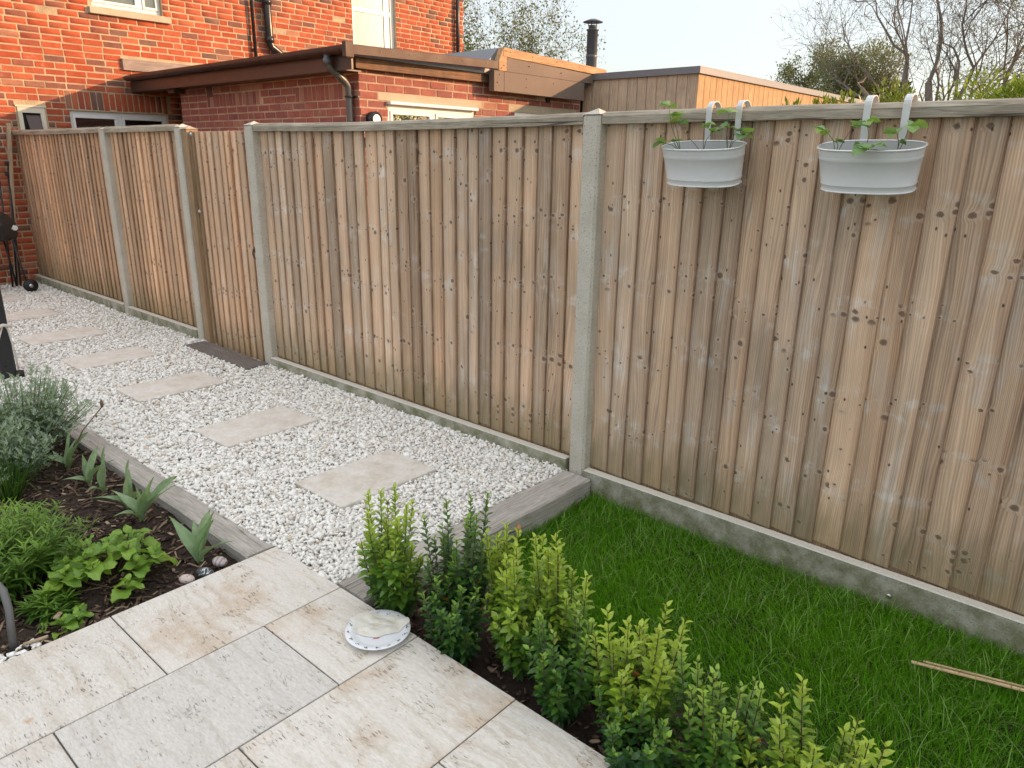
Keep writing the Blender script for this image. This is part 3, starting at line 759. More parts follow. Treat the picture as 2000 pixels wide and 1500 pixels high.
brickwork(house, (XW, 0, 0), (0, 1, 0), (1, 0, 0), .3, 10.56, -.06, 5.5, [w1, (3.985, 5.0, w1[2]-.10, w1[2]), w2, w3, (vt[0]-.02, vt[1]+.02, vt[2], vt[3]+.02), (4.30, 10.0, 2.60, 2.74)], M['brick'], 300, 5,
          soldiers=[(3.56, 4.86, 2.082, 2.3115)], visible=lambda u, z: (z > 1.95 + .0*u and u > 2.9 and z < 2.2 + .2*u) and not (u > 4.7 and z < 2.75))
brickwork(house, (0, 10.555, 0), (-1, 0, 0), (0, 1, 0), 10.56, 12.5, 1.5, 5.5, [], M['brick'], 0, 8)
window(house, (XW, w1[0], w1[2]), (0, 1, 0), (1, 0, 0), w1[1]-w1[0], w1[3]-w1[2], mull=(.62,), recess=.06, infill='blind')
sill = MB(); sill.add([(x, y, z) for y in (3.985, 5.0) for x, z in ((XW-.05, w1[2]-.002), (XW+.055, w1[2]-.018), (XW+.055, w1[2]-.09), (XW-.05, w1[2]-.09))], [(0, 1, 2, 3), (7, 6, 5, 4), (0, 4, 5, 1), (1, 5, 6, 2), (2, 6, 7, 3), (3, 7, 4, 0)])
sill.build('window_sill', M['lintel'], house, bevel=.004)
window(house, (XW, w2[0], w2[2]), (0, 1, 0), (1, 0, 0), w2[1]-w2[0], w2[3]-w2[2], frame=.075, mull=(.74,), trans=(1.02,), recess=.06, infill='blind', casements=False)
window(house, (XW, w3[0], w3[2]), (0, 1, 0), (1, 0, 0), w3[1]-w3[0], w3[3]-w3[2], mull=(.60,), trans=(.80,), recess=.03, infill='dark')
# meter box on the wall
mt = MB(); mt.box(XW-.05, XW+.012, vt[0], vt[1], 1.70, 1.79); mt.box(XW-.05, XW+.012, vt[0], vt[1], 2.02, 2.085); mt.box(XW-.05, XW+.0115, vt[0], vt[0]+.045, 1.79, 2.02); mt.box(XW-.05, XW+.0115, vt[1]-.05, vt[1], 1.79, 2.02)
vb = mt.build('vent_box', M['paint'], house)
MB().box(XW-.06, XW-.02, vt[0]+.045, vt[1]-.05, 1.79, 2.02).build('vent_back', M['dark'], vb)
MB().prism([(XW-.02, 1.985), (XW-.012, 1.995), (XW+.075, 1.80), (XW+.065, 1.79)], 1, vt[0]+.085, vt[1]-.06).build('vent_flap', M['brown'], vb)
MB().box(XW-.02, XW+.02, vt[0]-.02, vt[1]+.02, 2.0855, 2.105).build('vent_lintel', M['paint'], vb)
# pipes on the house wall
MB().tube([(XW+.055, 6.20, 5.4), (XW+.055, 6.20, 2.90)], .024, 12).build('waste_pipe', M['blackpipe'], house, True)
MB().box(XW, XW+.05, 6.165, 6.235, 3.02, 3.05).build('pipe_clip', M['blackpipe'], house)
sp = MB().tube([(XW+.085, 6.43, 5.4), (XW+.085, 6.43, 3.16), (XW+.085, 6.45, 3.10), (XW+.085, 6.70, 2.95), (XW+.085, 6.78, 2.925), (XW+.085, 8.4, 2.88)], .056, 16).build('soil_pipe', M['blackpipe'], house, True)
for a, b in (((6.43, 3.24), (6.43, 3.15)), ((6.66, 2.975), (6.80, 2.92)), ((6.43, 3.74), (6.43, 3.66))):
    MB().tube([(XW+.085, a[0], a[1]), (XW+.085, b[0], b[1])], .066, 16).build('pipe_collar', M['blackpipe'], sp, True)
MB().tube([(XW+.06, 10.36, 5.4), (XW+.06, 10.36, 2.4)], .036, 12).build('downpipe', M['blackpipe'], house, True)
MB().add([(XW+.001, 4.30, 2.60), (XW+.001, 4.30, 2.735), (XW+.001, 10.0, 2.745), (XW+.001, 10.0, 2.60), (XW+.045, 4.30, 2.60), (XW+.045, 4.30, 2.735), (XW+.045, 10.0, 2.745), (XW+.045, 10.0, 2.60)],
         [(0, 1, 2, 3), (4, 7, 6, 5), (0, 4, 5, 1), (1, 5, 6, 2), (2, 6, 7, 3), (3, 7, 4, 0)]).build('flashing_board', M['flash'], house)

# --- flat-roofed extension
YE = 4.60; XE = -6.0
ext = thing('brick_extension', 'low dark red brick extension with brown fascia and flat roof', 'extension', (XE, YE, -.2))
sold = [(-8.97, -7.75, 2.106, 2.257), (-7.075, -6.235, 2.106, 2.257)]
core_wall(ext, M['mortar_ext'], -9.65, XE+.001, -.3, 2.46, [], lambda mb, a, b, c, d: mb.box(a, b, YE-.001, YE+.25, c, d))
e1 = (4.943, 6.18, .9, 2.107); e2 = (6.855, 8.02, .9, 2.10)
core_wall(ext, M['mortar_ext'], YE+.251, 8.15, -.3, 2.46, [e1, e2], lambda mb, a, b, c, d: mb.box(XE-.25, XE+.001, a, b, c, d))
brickwork(ext, (0, YE, 0), (1, 0, 0), (0, -1, 0), -9.65, XE, 1.20, 2.42, [(-8.97, -8.81, 2.22, 2.39)], M['brick_ext'], 150, 21, course=.0755, soldiers=sold, visible=lambda u, z: z > 1.85 and z < 2.36)
brickwork(ext, (XE, 0, 0), (0, 1, 0), (1, 0, 0), YE+.0, 8.15, 1.20, 2.42, [e1, e2, (4.82, 6.287, 2.107, 2.182), (6.745, 8.07, 2.10, 2.185)], M['brick_ext'], 110, 22, course=.0755, visible=lambda u, z: z > 1.88 and z < 2.40)
MB().box(-8.955, -8.825, YE-.006, YE+.02, 2.225, 2.385).build('air_brick', M['brown'], ext)
MB().box(XE-.10, XE+.004, 4.82, 6.287, 2.108, 2.181).build('lintel', M['lintel'], ext, bevel=.003)
MB().box(XE-.10, XE+.003, 6.745, 8.07, 2.101, 2.184).build('lintel', M['lintel'], ext, bevel=.003)
window(ext, (XE, e1[0], e1[2]), (0, 1, 0), (1, 0, 0), e1[1]-e1[0], e1[3]-e1[2]-.035, mull=(.618,), recess=.01, infill='frost')
MB().box(XE-.05, XE+.055, e1[0]-.01, e1[1]+.01, e1[3]-.034, e1[3]-.002).build('window_canopy', M['upvc'], ext, bevel=.006)
window(ext, (XE, e2[0], e2[2]), (0, 1, 0), (1, 0, 0), e2[1]-e2[0], e2[3]-e2[2], mull=(.58,), recess=.01, infill='frost')
# wall lamp near the corner
lm = MB().tube([(XE+.0, 4.735, 1.925), (XE+.075, 4.735, 1.925)], .072, 20).build('wall_lamp', M['black'], ext, True)
MB().tube([(XE+.0755, 4.735, 1.925), (XE+.082, 4.735, 1.925)], .044, 20).build('lamp_lens', M['rimwhite'], lm)
# roof, fascia, gutter
MB().box(-10.548, -5.905, 4.38, 8.19, 2.465, 2.535).build('flat_roof', M['lead'], ext)
MB().box(-10.54, -5.80, 4.375, 4.395, 2.335, 2.55).build('fascia', M['brown'], ext)
MB().box(-10.54, XE+.05, 4.396, YE-.001, 2.338, 2.35).build('soffit', M['brown'], ext)
MB().box(-9.66, -9.50, 4.45, 4.60, 2.29, 2.337).build('roof_bearer', M['brown'], ext)
gt = MB(); r = .052; n = 10; sec = [(-r*math.cos(a), -r*math.sin(a)) for a in np.linspace(0, math.pi, n)] + [((r-.004)*math.cos(a), -(r-.004)*math.sin(a)) for a in np.linspace(0, math.pi, n)]
V = [(x, 4.323+p, 2.512+q) for x in (-10.50, -5.79) for p, q in sec]; m_ = len(sec)
gt.add(V, [(k, (k+1) % m_, m_+(k+1) % m_, m_+k) for k in range(m_)] + [tuple(range(m_))[::-1], tuple(range(m_, 2*m_))])
gut = gt.build('gutter', M['brown'], ext)
for gx in (-9.3, -8.2, -7.2, -6.55, -6.16, -6.02, -5.86):
    q = MB(); V = [(x, 4.323-(r+.006)*math.cos(a), 2.512-(r+.006)*math.sin(a)) for x in (gx-.018, gx+.018) for a in np.linspace(0, math.pi, n)]
    q.add(V, [(k, k+1, n+k+1, n+k) for k in range(n-1)]); q.build('gutter_bracket', M['brown'], gut)
MB().box(-5.795, -5.745, 4.27, 4.375, 2.42, 2.56).build('gutter_end', M['brown2'], gut, bevel=.01)
dp = MB().tube([(-6.09, 4.323, 2.47), (-6.09, 4.323, 2.40), (-6.09, 4.345, 2.36), (-6.09, 4.50, 2.26), (-6.09, 4.545, 2.21), (-6.09, 4.547, 2.1), (-6.09, 4.547, -.2)], .034, 14).build('downpipe', M['greypipe'], ext, True)
MB().tube([(-6.09, 4.323, 2.44), (-6.09, 4.323, 2.385)], .041, 14).build('pipe_collar', M['greypipe'], dp, True)
MB().tube([(-6.09, 4.547, 2.13), (-6.09, 4.547, 2.115)], .044, 14).build('pipe_clip', M['black'], dp, True)
MB().box(-6.13, -5.99, 4.575, 4.60, 2.115, 2.13).build('clip_arm', M['black'], dp)
# side trim: PVC strip, weathered board, later panels
def strip(name, mat, x0, x1, ya, yb, za0, za1, zb0, zb1, parent=None, bevel=.0):
    return MB().add([(x, y, z) for x in (x0, x1) for y, z in ((ya, za0), (ya, za1), (yb, zb1), (yb, zb0))], [(0, 1, 2, 3), (7, 6, 5, 4), (0, 4, 5, 1), (1, 5, 6, 2), (2, 6, 7, 3), (3, 7, 4, 0)]).build(name, mat, parent or ext, bevel=bevel)
strip('side_trim', M['brown2'], -5.815, -5.78, 4.376, 6.33, 2.455, 2.543, 2.505, 2.592, bevel=.006)
strip('side_board', M['oldboard'], -5.96, -5.925, 4.52, 6.40, 2.366, 2.463, 2.377, 2.515)
tx = MB()
for k in range(5):
    y = 4.70 + k*.36; tx.tube([(-5.779, y, 2.505+.0255*(y-4.376)), (-5.774, y, 2.505+.0255*(y-4.376))], .006, 8)
tx.build('trim_screws', M['black'], ext)
strip('panel', M['panel'], -5.90, -5.822, 6.305, 6.466, 2.288, 2.498, 2.288, 2.498)
strip('panel', M['panel'], -5.90, -5.820, 6.470, 7.98, 2.290, 2.498, 2.286, 2.496)
strip('panel', M['panel'], -5.90, -5.826, 6.515, 8.17, 2.502, 2.648, 2.500, 2.605)
strip('ply_strip', M['panel_l'], -5.90, -5.818, 6.455, 8.45, 2.652, 2.742, 2.610, 2.690)
MB().add([(-5.822, 6.508, 2.503), (-5.822, 6.508, 2.650), (-5.822, 6.452, 2.740), (-5.822, 6.385, 2.600), (-5.822, 6.385, 2.503)] + [(-5.90, y, z) for y, z in ((6.508, 2.503), (6.508, 2.65), (6.452, 2.74), (6.385, 2.6), (6.385, 2.503))],
         [(0, 1, 2, 3, 4), (9, 8, 7, 6, 5)] + [(k, (k+1) % 5, 5+(k+1) % 5, 5+k) for k in range(5)]).build('ply_corner', M['panel_l'], ext)
MB().add([(-5.901, 6.10, 2.540), (-5.901, 6.30, 2.60), (-5.901, 6.45, 2.742), (-5.901, 8.44, 2.690), (-5.901, 8.44, 2.50), (-5.901, 6.10, 2.5)] + [(-9.5, y, z) for y, z in ((6.10, 2.54), (6.30, 2.60), (6.45, 2.742), (8.44, 2.69), (8.44, 2.5), (6.10, 2.5))],
         [(0, 1, 2, 3, 4, 5), (11, 10, 9, 8, 7, 6)] + [(k, (k+1) % 6, 6+(k+1) % 6, 6+k) for k in range(6)]).build('raised_roof', M['lead'], ext)
sc_ = MB()
for y, z in ((6.49, 2.71), (6.56, 2.70), (6.95, 2.69), (7.4, 2.68), (7.85, 2.67), (6.9, 2.59), (7.5, 2.57), (6.36+.03, 2.46), (6.36, 2.38), (6.85, 2.45), (6.85, 2.36), (7.35, 2.44), (6.46, 2.56), (6.42, 2.53)):
    sc_.tube([(-5.83, y, z), (-5.813, y, z)], .006, 8)
sc_.build('panel_screws', M['black'], ext)
MB().tube([(XE-.03, 7.46, 2.272), (XE+.03, 7.46, 2.272)], .035, 14).build('vent_pipe', M['black'], ext)
# black back wall added to keep the recess beside the extension dark
MB().box(-10.54, -9.66, 5.9, 6.0, -.2, 2.45).build('recess_back', M['dark'], ext)

# --- timber-clad building with flat roof
YT = 8.20; XT = -4.36
tb = thing('timber_building', 'flat-roofed timber-clad building with vertical boards behind the extension', 'building', (XT, YT, -.2))
MB().box(-9.0, XT-.022, YT+.022, 14.9, -.3, 2.56).build('wall', M['dark'], tb)
def clad(parent, u0, u1, pitch, z0, z1, mat, face):
    n = round((u1-u0)/pitch); p = (u1-u0)/n
    bm_ = MB().box(-.5*p+.0025, .5*p-.0025, 0, .02, 0, z1-z0).mesh('cladding_board', mat, bevel=.003)
    for i in range(n):
        u = u0 + (i+.5)*p; off = random.uniform(0, .0015)
        if face == 'Y': obj('cladding_board', bm_, parent, loc=(u, YT+off, z0))
        else: obj('cladding_board', bm_, parent, loc=(XT-off, u, z0), rot=(0, 0, math.pi/2))
clad(tb, -6.0, XT-.004, .1345, .4, 2.545, M['clad_g'], 'Y')
clad(tb, YT+.004, 14.85, .155, .4, 2.545, M['clad_o'], 'X')
MB().box(-6.02, XT+.03, YT-.03, YT-.002, 2.545, 2.61).build('roof_trim', M['lead'], tb)
MB().box(XT+.002, XT+.03, YT-.001, 14.88, 2.545, 2.61).build('roof_trim', M['lead'], tb)
MB().box(-9.0, XT+.028, YT-.028, 14.88, 2.611, 2.622).build('roof', M['lead'], tb)
fl = thing('chimney_flue', 'slim black metal flue pipe with conical rain cap', 'flue', (-6.82, 9.5, 2.62))
MB().lathe([(.078, 2.56), (.078, 3.37), (.092, 3.372), (.092, 3.384), (.062, 3.386), (.062, 3.44)], (-6.82, 9.5, 0), 20).build('pipe', M['greypipe'], fl, True)
for k in range(5):
    a = k*1.2566; MB().tube([(-6.82+.06*math.cos(a), 9.5+.06*math.sin(a), 3.42), (-6.82+.075*math.cos(a), 9.5+.075*math.sin(a), 3.488)], .006, 5).build('cap_strut', M['greypipe'], fl)
MB().lathe([(.001, 3.53), (.05, 3.522), (.145, 3.485), (.145, 3.479), (.001, 3.487)], (-6.82, 9.5, 0), 24).build('rain_cap', M['greypipe'], fl, True)
MB().lathe([(.080, 3.0), (.084, 3.01), (.084, 3.03), (.080, 3.04)], (-6.82, 9.5, 0), 20).build('joint_band', M['greypipe'], fl, True)

# ------------------------------------------------------------------ plants: shared leaf builders
def unit(a): return a/np.maximum(np.linalg.norm(a, axis=-1, keepdims=True), 1e-9)
LT = np.array([0, .34, .36, .34, .70, .72, .70, 1.0]); LW = np.array([0, -1, 0, 1, -.78, 0, .78, 0]); LC = np.array([0, 1, 0, 1, 1, 0, 1, .2])
LF = np.array([(0,2,1),(0,3,2),(1,2,5),(1,5,4),(2,3,6),(2,6,5),(4,5,7),(5,6,7)])
def leaves(P, D, Nn, L, W, cup=.25, droop=.25, lite=False):
    """arrays of leaves -> vertices, triangles. P base, D direction, Nn approximate upper side."""
    D = unit(D); S = unit(np.cross(D, Nn)); Nn = np.cross(S, D)
    L = np.broadcast_to(L, len(P))[:, None, None]; W = np.broadcast_to(W, len(P))[:, None, None]
    droop = np.broadcast_to(droop, len(P))[:, None, None]
    if lite:       # far foliage: folded diamond of two triangles
        V = np.stack([P, P + D*L[:, 0]*.5 - S*W[:, 0]*.5 + Nn*W[:, 0]*.12, P + D*L[:, 0], P + D*L[:, 0]*.5 + S*W[:, 0]*.5 + Nn*W[:, 0]*.12], 1)
        return V.reshape(-1, 3), (np.array([(0, 1, 2), (0, 2, 3)])[None] + (np.arange(len(P))*4)[:, None, None]).reshape(-1, 3)
    V = P[:, None, :] + D[:, None, :]*L*LT[None, :, None] + S[:, None, :]*W*.5*LW[None, :, None] + Nn[:, None, :]*(W*.5*cup*LC[None, :, None] - L*droop*(LT[None, :, None]**2))
    F = LF[None] + (np.arange(len(P))*8)[:, None, None]
    return V.reshape(-1, 3), F.reshape(-1, 3)
def leaf_obj(name, P, D, Nn, L, W, col, mat, parent, cup=.25, droop=.25, kind='stuff', smooth=True, lite=False):
    V, F = leaves(np.asarray(P), np.asarray(D), np.asarray(Nn), L, W, cup, droop, lite)
    o = obj(name, mesh_np(name, V, F, mat, smooth, np.repeat(np.asarray(col), 4 if lite else 8, 0)), parent)
    if kind: tag(o, kind=kind)
    return o
def blades(P, H, W, lean, ang, curl, face=None):
    """grass blades: 7 vertices, 5 triangles each"""
    n = len(P); d = np.stack([np.cos(ang), np.sin(ang), np.zeros(n)], -1); fa = ang + np.pi/2 if face is None else face
    s = np.stack([np.cos(fa), np.sin(fa), np.zeros(n)], -1)
    up = np.array([0, 0, 1.0]); V = np.zeros((n, 7, 3)); ts = [0, .4, .75, 1.0]; ws = [1, .85, .55]
    for i, t in enumerate(ts):
        horiz = lean*t + curl*t*t
        c = P + d*(H*horiz)[:, None] + up*(H*t*np.sqrt(np.maximum(.12, 1-(horiz*.75)**2)))[:, None]
        if i < 3:
            V[:, 2*i] = c - s*(W*ws[i]*.5)[:, None]; V[:, 2*i+1] = c + s*(W*ws[i]*.5)[:, None]
        else: V[:, 6] = c
    F = np.array([(0,1,3),(0,3,2),(2,3,5),(2,5,4),(4,5,6)])[None] + (np.arange(n)*7)[:, None, None]
    return V.reshape(-1, 3), F.reshape(-1, 3)

# ------------------------------------------------------------------ lawn
def lawn():
    rg = np.random.default_rng(11); n = 120000
    x = rg.uniform(-1.955, .75, n); y = rg.uniform(1.66, 2.888, n)
    patch = .5 + .25*np.sin(5.1*x+1.3*y) + .25*np.sin(2.3*x-6.7*y+1)
    edge = np.exp(-(2.888-y)/.10) + .8*np.exp(-(x+1.955)/.09)
    keep = (rg.random(n) < .62 + .3*patch) & (y > 1.70 + .03*np.sin(9*x) + rg.normal(0, .02, n))
    x, y, patch, edge = x[keep], y[keep], patch[keep], edge[keep]; n = len(x)
    tuft = rg.random(n) < .06
    H = (.028 + .016*patch)*rg.lognormal(0, .28, n) + .035*edge*rg.random(n) + tuft*.022
    W = rg.uniform(.0016, .0032, n); ang = rg.uniform(0, 6.283, n) ; ang = np.where(rg.random(n) < .45, 2.2 + .9*np.sin(3*x+2*y) + rg.normal(0, .6, n), ang)
    P = np.stack([x, y, LAWN_Z - .004 + 0*x], -1)
    V, F = blades(P, H, W, rg.uniform(.05, .75, n), ang, rg.uniform(0, .8, n), rg.uniform(0, 6.283, n))
    t = rg.random(n); big = .5 + .5*np.sin(2.7*x+1.1)*np.sin(4.3*y+.4)
    c = np.stack([.058+.060*t+.04*big, .190+.14*t+.065*big, .007+.009*t], -1)*rg.uniform(.6, 1.35, (n, 1))
    dry = rg.random(n) < .03 + .10*np.clip(np.sin(3.1*x+.7)*np.sin(5.3*y+2)-.3, 0, 1); c[dry] = np.array([.30, .27, .12])*rg.uniform(.6, 1.1, (dry.sum(), 1))
    m = 2600; xl = rg.uniform(-1.94, .7, m); yl = 2.885 - np.abs(rg.normal(0, .55, m)); ok = yl > 1.74; xl, yl = xl[ok], yl[ok]; m = len(xl)
    V2, F2 = blades(np.stack([xl, yl, np.full(m, LAWN_Z)], -1), rg.uniform(.06, .12, m), rg.uniform(.0018, .003, m), rg.uniform(.1, .8, m), rg.uniform(0, 6.283, m), rg.uniform(.2, .9, m))
    c2 = np.array([.22, .36, .09])*rg.uniform(.6, 1.3, (m, 1)); F2 = F2 + len(V)
    V = np.concatenate([V, V2]); F = np.concatenate([F, F2]); c = np.concatenate([c, c2]); n += m
    o = obj('lawn_grass', mesh_np('lawn_grass', V, F, M['grass'], True, np.repeat(c, 7, 0)))
    tag(o, 'green lawn grass between hedge plants and the fence', 'grass', kind='stuff')
lawn()

# two light wooden sticks on the lawn
def stick(label, a, b, w, z):
    a, b = Vector(a), Vector(b); L = (b-a).length; mb = MB().box(0, L, -w/2, w/2, 0, .006)
    o = obj('wooden_stick', mb.mesh('wooden_stick', M['stick'], bevel=.0012), loc=(a.x, a.y, z)); o.rotation_euler = (0, .0, math.atan2(b.y-a.y, b.x-a.x)); tag(o, label, 'stick', 'sticks on the lawn')
stick('flat pale wooden stick on the lawn, the longer and nearer of two', (-.335, 2.535), (.22, 2.705), .013, -.072)
stick('thin pale wooden stick on the lawn, half hidden behind its longer twin', (-.305, 2.575), (.22, 2.735), .009, -.078)

# ------------------------------------------------------------------ hedge plants along the patio
def hedge_plant(label, x, y, n_st, hmax, spread, young, dark, seed, dens=1.0, hmin=.35):
    n_st = int(n_st*2.15); spread *= 1.17
    """upright stems carrying opposite leaf pairs; young shoots yellow-green, older leaves dark"""
    rg = np.random.default_rng(seed); z0 = -.08
    t = thing('hedge_plant', label, 'shrub', (x, y, z0), 'young hedge plants along the patio edge')
    stems = MB(); P = []; D = []; Nn = []; Ls = []; Ws = []; C = []
    paths = []
    for i in range(n_st):
        a = rg.uniform(0, 6.283); r0 = rg.uniform(0, .03); r1 = spread*math.sqrt(rg.uniform(.02, 1))
        h = hmax*rg.uniform(.62, 1.0) if i > 1 else hmax*(1.0 if i == 0 else .93)
        if i >= n_st*.6: h = hmax*rg.uniform(hmin, .65)
        b = np.array([x + r0*math.cos(a), y + r0*math.sin(a), z0]); e = np.array([x + r1*math.cos(a), y + r1*math.sin(a)*.8, z0 + h + .08])
        mid = np.array([x + r1*.8*math.cos(a), y + r1*.64*math.sin(a), z0 + h*.5]) + rg.normal(0, .006, 3)
        pts = [b*(1-s)**2 + 2*mid*s*(1-s) + e*s*s for s in np.linspace(0, 1, 8)]
        stems.tube(pts, list(np.linspace(.0032, .0012, 8)), 4); paths.append((pts, h))
        # short side shoots low down fill the base
        for q in range(int(rg.integers(2, 5))):
            s = rg.uniform(.12, .55); p0 = b*(1-s)**2 + 2*mid*s*(1-s) + e*s*s; a2 = rg.uniform(0, 6.283); l2 = rg.uniform(.06, .13)
            p2 = p0 + np.array([math.cos(a2)*l2*.55, math.sin(a2)*l2*.55, l2]); pm = (p0+p2)/2 + np.array([math.cos(a2), math.sin(a2), -.2])*l2*.15
            pp = [p0*(1-u)**2 + 2*pm*u*(1-u) + p2*u*u for u in np.linspace(0, 1, 5)]
            stems.tube(pp, list(np.linspace(.002, .0008, 5)), 3); paths.append((pp, l2+.04))
    stems.build('stems', M['twig'], t)
    for pts, h in paths:
        pts = np.array(pts); seg = np.linalg.norm(np.diff(pts, axis=0), axis=1); cum = np.concatenate([[0], np.cumsum(seg)]); T = cum[-1]
        gap = .0140/dens; n = int(T*.93/gap); rot = rg.uniform(0, 3.14)
        for k in range(n):
            s = T*.10 + (T*.90)*(k+.5)/n; tip = (k+.5)/n
            p = np.array([np.interp(s, cum, pts[:, j]) for j in range(3)]); ax = unit(np.array([np.interp(min(s+.01, T), cum, pts[:, j]) - np.interp(max(s-.01, 0), cum, pts[:, j]) for j in range(3)]))
            rot += math.pi/2 + rg.normal(0, .25)
            e1 = unit(np.cross(ax, [.3, .2, 1.0] if abs(ax[2]) < .9 else [1, 0, 0])); e2 = np.cross(ax, e1)
            for sgn in (0, math.pi):
                if rg.random() < .08: continue
                rd = e1*math.cos(rot+sgn) + e2*math.sin(rot+sgn)
                lift = .35 + 1.1*tip**3 + rg.normal(0, .18); d = rd + ax*lift
                L = .038*(1 - .45*tip**4)*rg.uniform(.75, 1.2)*(1.12 if young > .5 else .95)
                P.append(p); D.append(d); Nn.append(ax - rd*.2); Ls.append(L); Ws.append(L*rg.uniform(.44, .58))
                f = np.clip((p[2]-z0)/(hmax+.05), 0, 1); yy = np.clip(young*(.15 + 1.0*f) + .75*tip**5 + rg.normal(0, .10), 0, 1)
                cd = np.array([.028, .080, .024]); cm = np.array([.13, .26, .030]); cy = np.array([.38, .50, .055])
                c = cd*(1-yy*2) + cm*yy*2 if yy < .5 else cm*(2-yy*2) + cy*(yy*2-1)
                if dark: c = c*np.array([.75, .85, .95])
                if rg.random() < .0025: c = np.array([.42, .16, .03])
                C.append(c)
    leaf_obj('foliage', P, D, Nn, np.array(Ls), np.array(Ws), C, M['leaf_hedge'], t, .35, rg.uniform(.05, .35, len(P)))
H = hedge_plant
H('yellow-green upright hedge plant at the gravel end, beside the plate', -1.88, 1.50, 11, .45, .135, .62, False, 101)
H('dark green narrow hedge plant, second from the gravel end', -1.60, 1.56, 12, .50, .115, .12, True, 102)
H('dark low hedge plant in front of the second, near the plate', -1.545, 1.48, 10, .24, .11, .10, True, 103)
H('bright yellow-green tall hedge plant, third along the patio edge', -1.335, 1.57, 12, .44, .12, .80, False, 104)
H('bright leafy hedge plant with broad tips, behind the third, toward the lawn', -1.19, 1.64, 10, .48, .10, .70, False, 105)
H('dark green dense hedge plant in the middle of the row', -1.10, 1.52, 13, .32, .13, .28, True, 106)
H('very bright lime hedge plant, tall, right of the dense dark one', -.87, 1.55, 13, .40, .12, .85, False, 107)
H('dark low hedge plant at the foot of the lime one, by the patio', -.80, 1.47, 10, .22, .12, .15, True, 108)
H('dark green hedge plant with pale tips and some orange leaves', -.585, 1.55, 15, .37, .135, .42, True, 109)
H('yellow-green hedge plant at the bottom of the view, beside the lawn', -.33, 1.55, 11, .385, .13, .66, False, 110)
H('small yellow-green hedge plant at the bottom edge, before the last', -.47, 1.47, 10, .20, .12, .60, False, 111)
H('last visible hedge plant, nearest the right, only its tip showing', -.09, 1.53, 9, .36, .09, .65, False, 112)

# ------------------------------------------------------------------ flower bed
def bedz(x, y): return float(bed_z(np.array(x), np.array(y)) + .03*math.exp(-((x+4.3)**2 + (y-.6)**2)/.5))
def mulch():
    rg = np.random.default_rng(5); n = 5200
    x = rg.uniform(-5.3, -2.56, n); y = rg.uniform(.0, 1.26, n); z = np.array([bedz(a, b) for a, b in zip(x, y)]) + rg.uniform(.0, .014, n)
    L = rg.lognormal(-3.45, .6, n); W = rg.uniform(.004, .016, n); H = rg.uniform(.0015, .004, n)
    cube = np.array([(-1,-1,-1),(1,-.8,-1),(1,.8,-1),(-1,1,-1),(-1,-.8,1),(.9,-1,1),(.9,.7,1),(-1,1,1)])*.5
    V = cube[None]*rg.uniform(.7, 1.2, (n, 8, 1))*np.stack([L, W, H], -1)[:, None]
    a = rg.uniform(0, 6.283, n); b = rg.normal(0, .28, n); ca, sa, cb, sb_ = np.cos(a)[:, None], np.sin(a)[:, None], np.cos(b)[:, None], np.sin(b)[:, None]
    X, Y, Z = V[..., 0], V[..., 1], V[..., 2]; X, Z = cb*X - sb_*Z, sb_*X + cb*Z; X, Y = ca*X - sa*Y, sa*X + ca*Y
    V = np.stack([X + x[:, None], Y + y[:, None], Z + z[:, None]], -1)
    F = np.array([(0,3,2,1),(4,5,6,7),(0,1,5,4),(1,2,6,5),(2,3,7,6),(3,0,4,7)])[None] + (np.arange(n)*8)[:, None, None]
    o = obj('bark_mulch', mesh_np('bark_mulch', V.reshape(-1, 3), F.reshape(-1, 4), M['mulch'])); tag(o, 'dark bark mulch chips covering the flower bed', 'mulch', kind='stuff')
    n2 = 700; x = rg.uniform(-1.93, .3, n2); y = rg.uniform(1.41, 1.70, n2)
    P = np.column_stack([x, y, -.068 + rg.uniform(0, .01, n2)])
    o = obj('hedge_mulch', chips('hedge_mulch', P, .016, M['mulch'], (.2, .4), (1, 3), 9)); tag(o, 'dark mulch under the hedge plants', 'mulch', kind='stuff')
    # stray white chippings in the corner of the bed
    P = np.column_stack([rg.normal(-2.59, .025, 60), rg.uniform(.36, .52, 60), np.full(60, -.022)]); P = P[P[:, 0] < -2.552]
    o = obj('stray_gravel', chips('stray_gravel', P, .016, M['gravel'], seed=12)); tag(o, 'stray white chippings in the corner of flower bed', 'gravel', kind='stuff')
mulch()

def leaf_mesh(name, L, W, mat, fold=.25, bend=.4, n=9, base=.0, twist=0.0, peak=.42, wave=0.0, serr=0.0):
    """single leaf with midrib fold; local y along, x across, z up"""
    V = []; m = 5
    for i in range(n):
        t = i/(n-1); w = (base*(1-t)**2 + (math.sin(math.pi*min(1, t**(math.log(.5)/math.log(peak))))**.85 if 0 < t < 1 else 0))*W/2
        if serr and 0 < i < n-1: w *= 1 + (serr if i % 2 else -serr)
        for j in range(m):
            u = (j/(m-1))*2-1; x = u*w; z = (.35*abs(u)+.65*u*u)*w*fold - L*bend*t*t + wave*W*math.sin(t*9+j)*abs(u)*.12; y = L*t*(1-.25*abs(bend)*t)
            a = twist*t; V.append((x*math.cos(a) - z*math.sin(a)*0, y, z + x*math.sin(a)))
    F = [(i*m+j, i*m+j+1, (i+1)*m+j+1, (i+1)*m+j) for i in range(n-1) for j in range(m-1)]
    mb = MB().add(V, F); me = bpy.data.meshes.new(name); me.from_pydata(mb.v, [], mb.f)
    for p in me.polygons: p.use_smooth = True
    me.materials.append(mat); return me
def place_leaf(name, me, p, az, el, roll, s, parent):
    o = obj(name, me, None, loc=p); o.rotation_euler = (Matrix.Rotation(az, 3, 'Z') @ Matrix.Rotation(el, 3, 'X') @ Matrix.Rotation(roll, 3, 'Y')).to_euler(); o.scale = (s, s, s)
    if parent: adopt(o, parent)
    return o
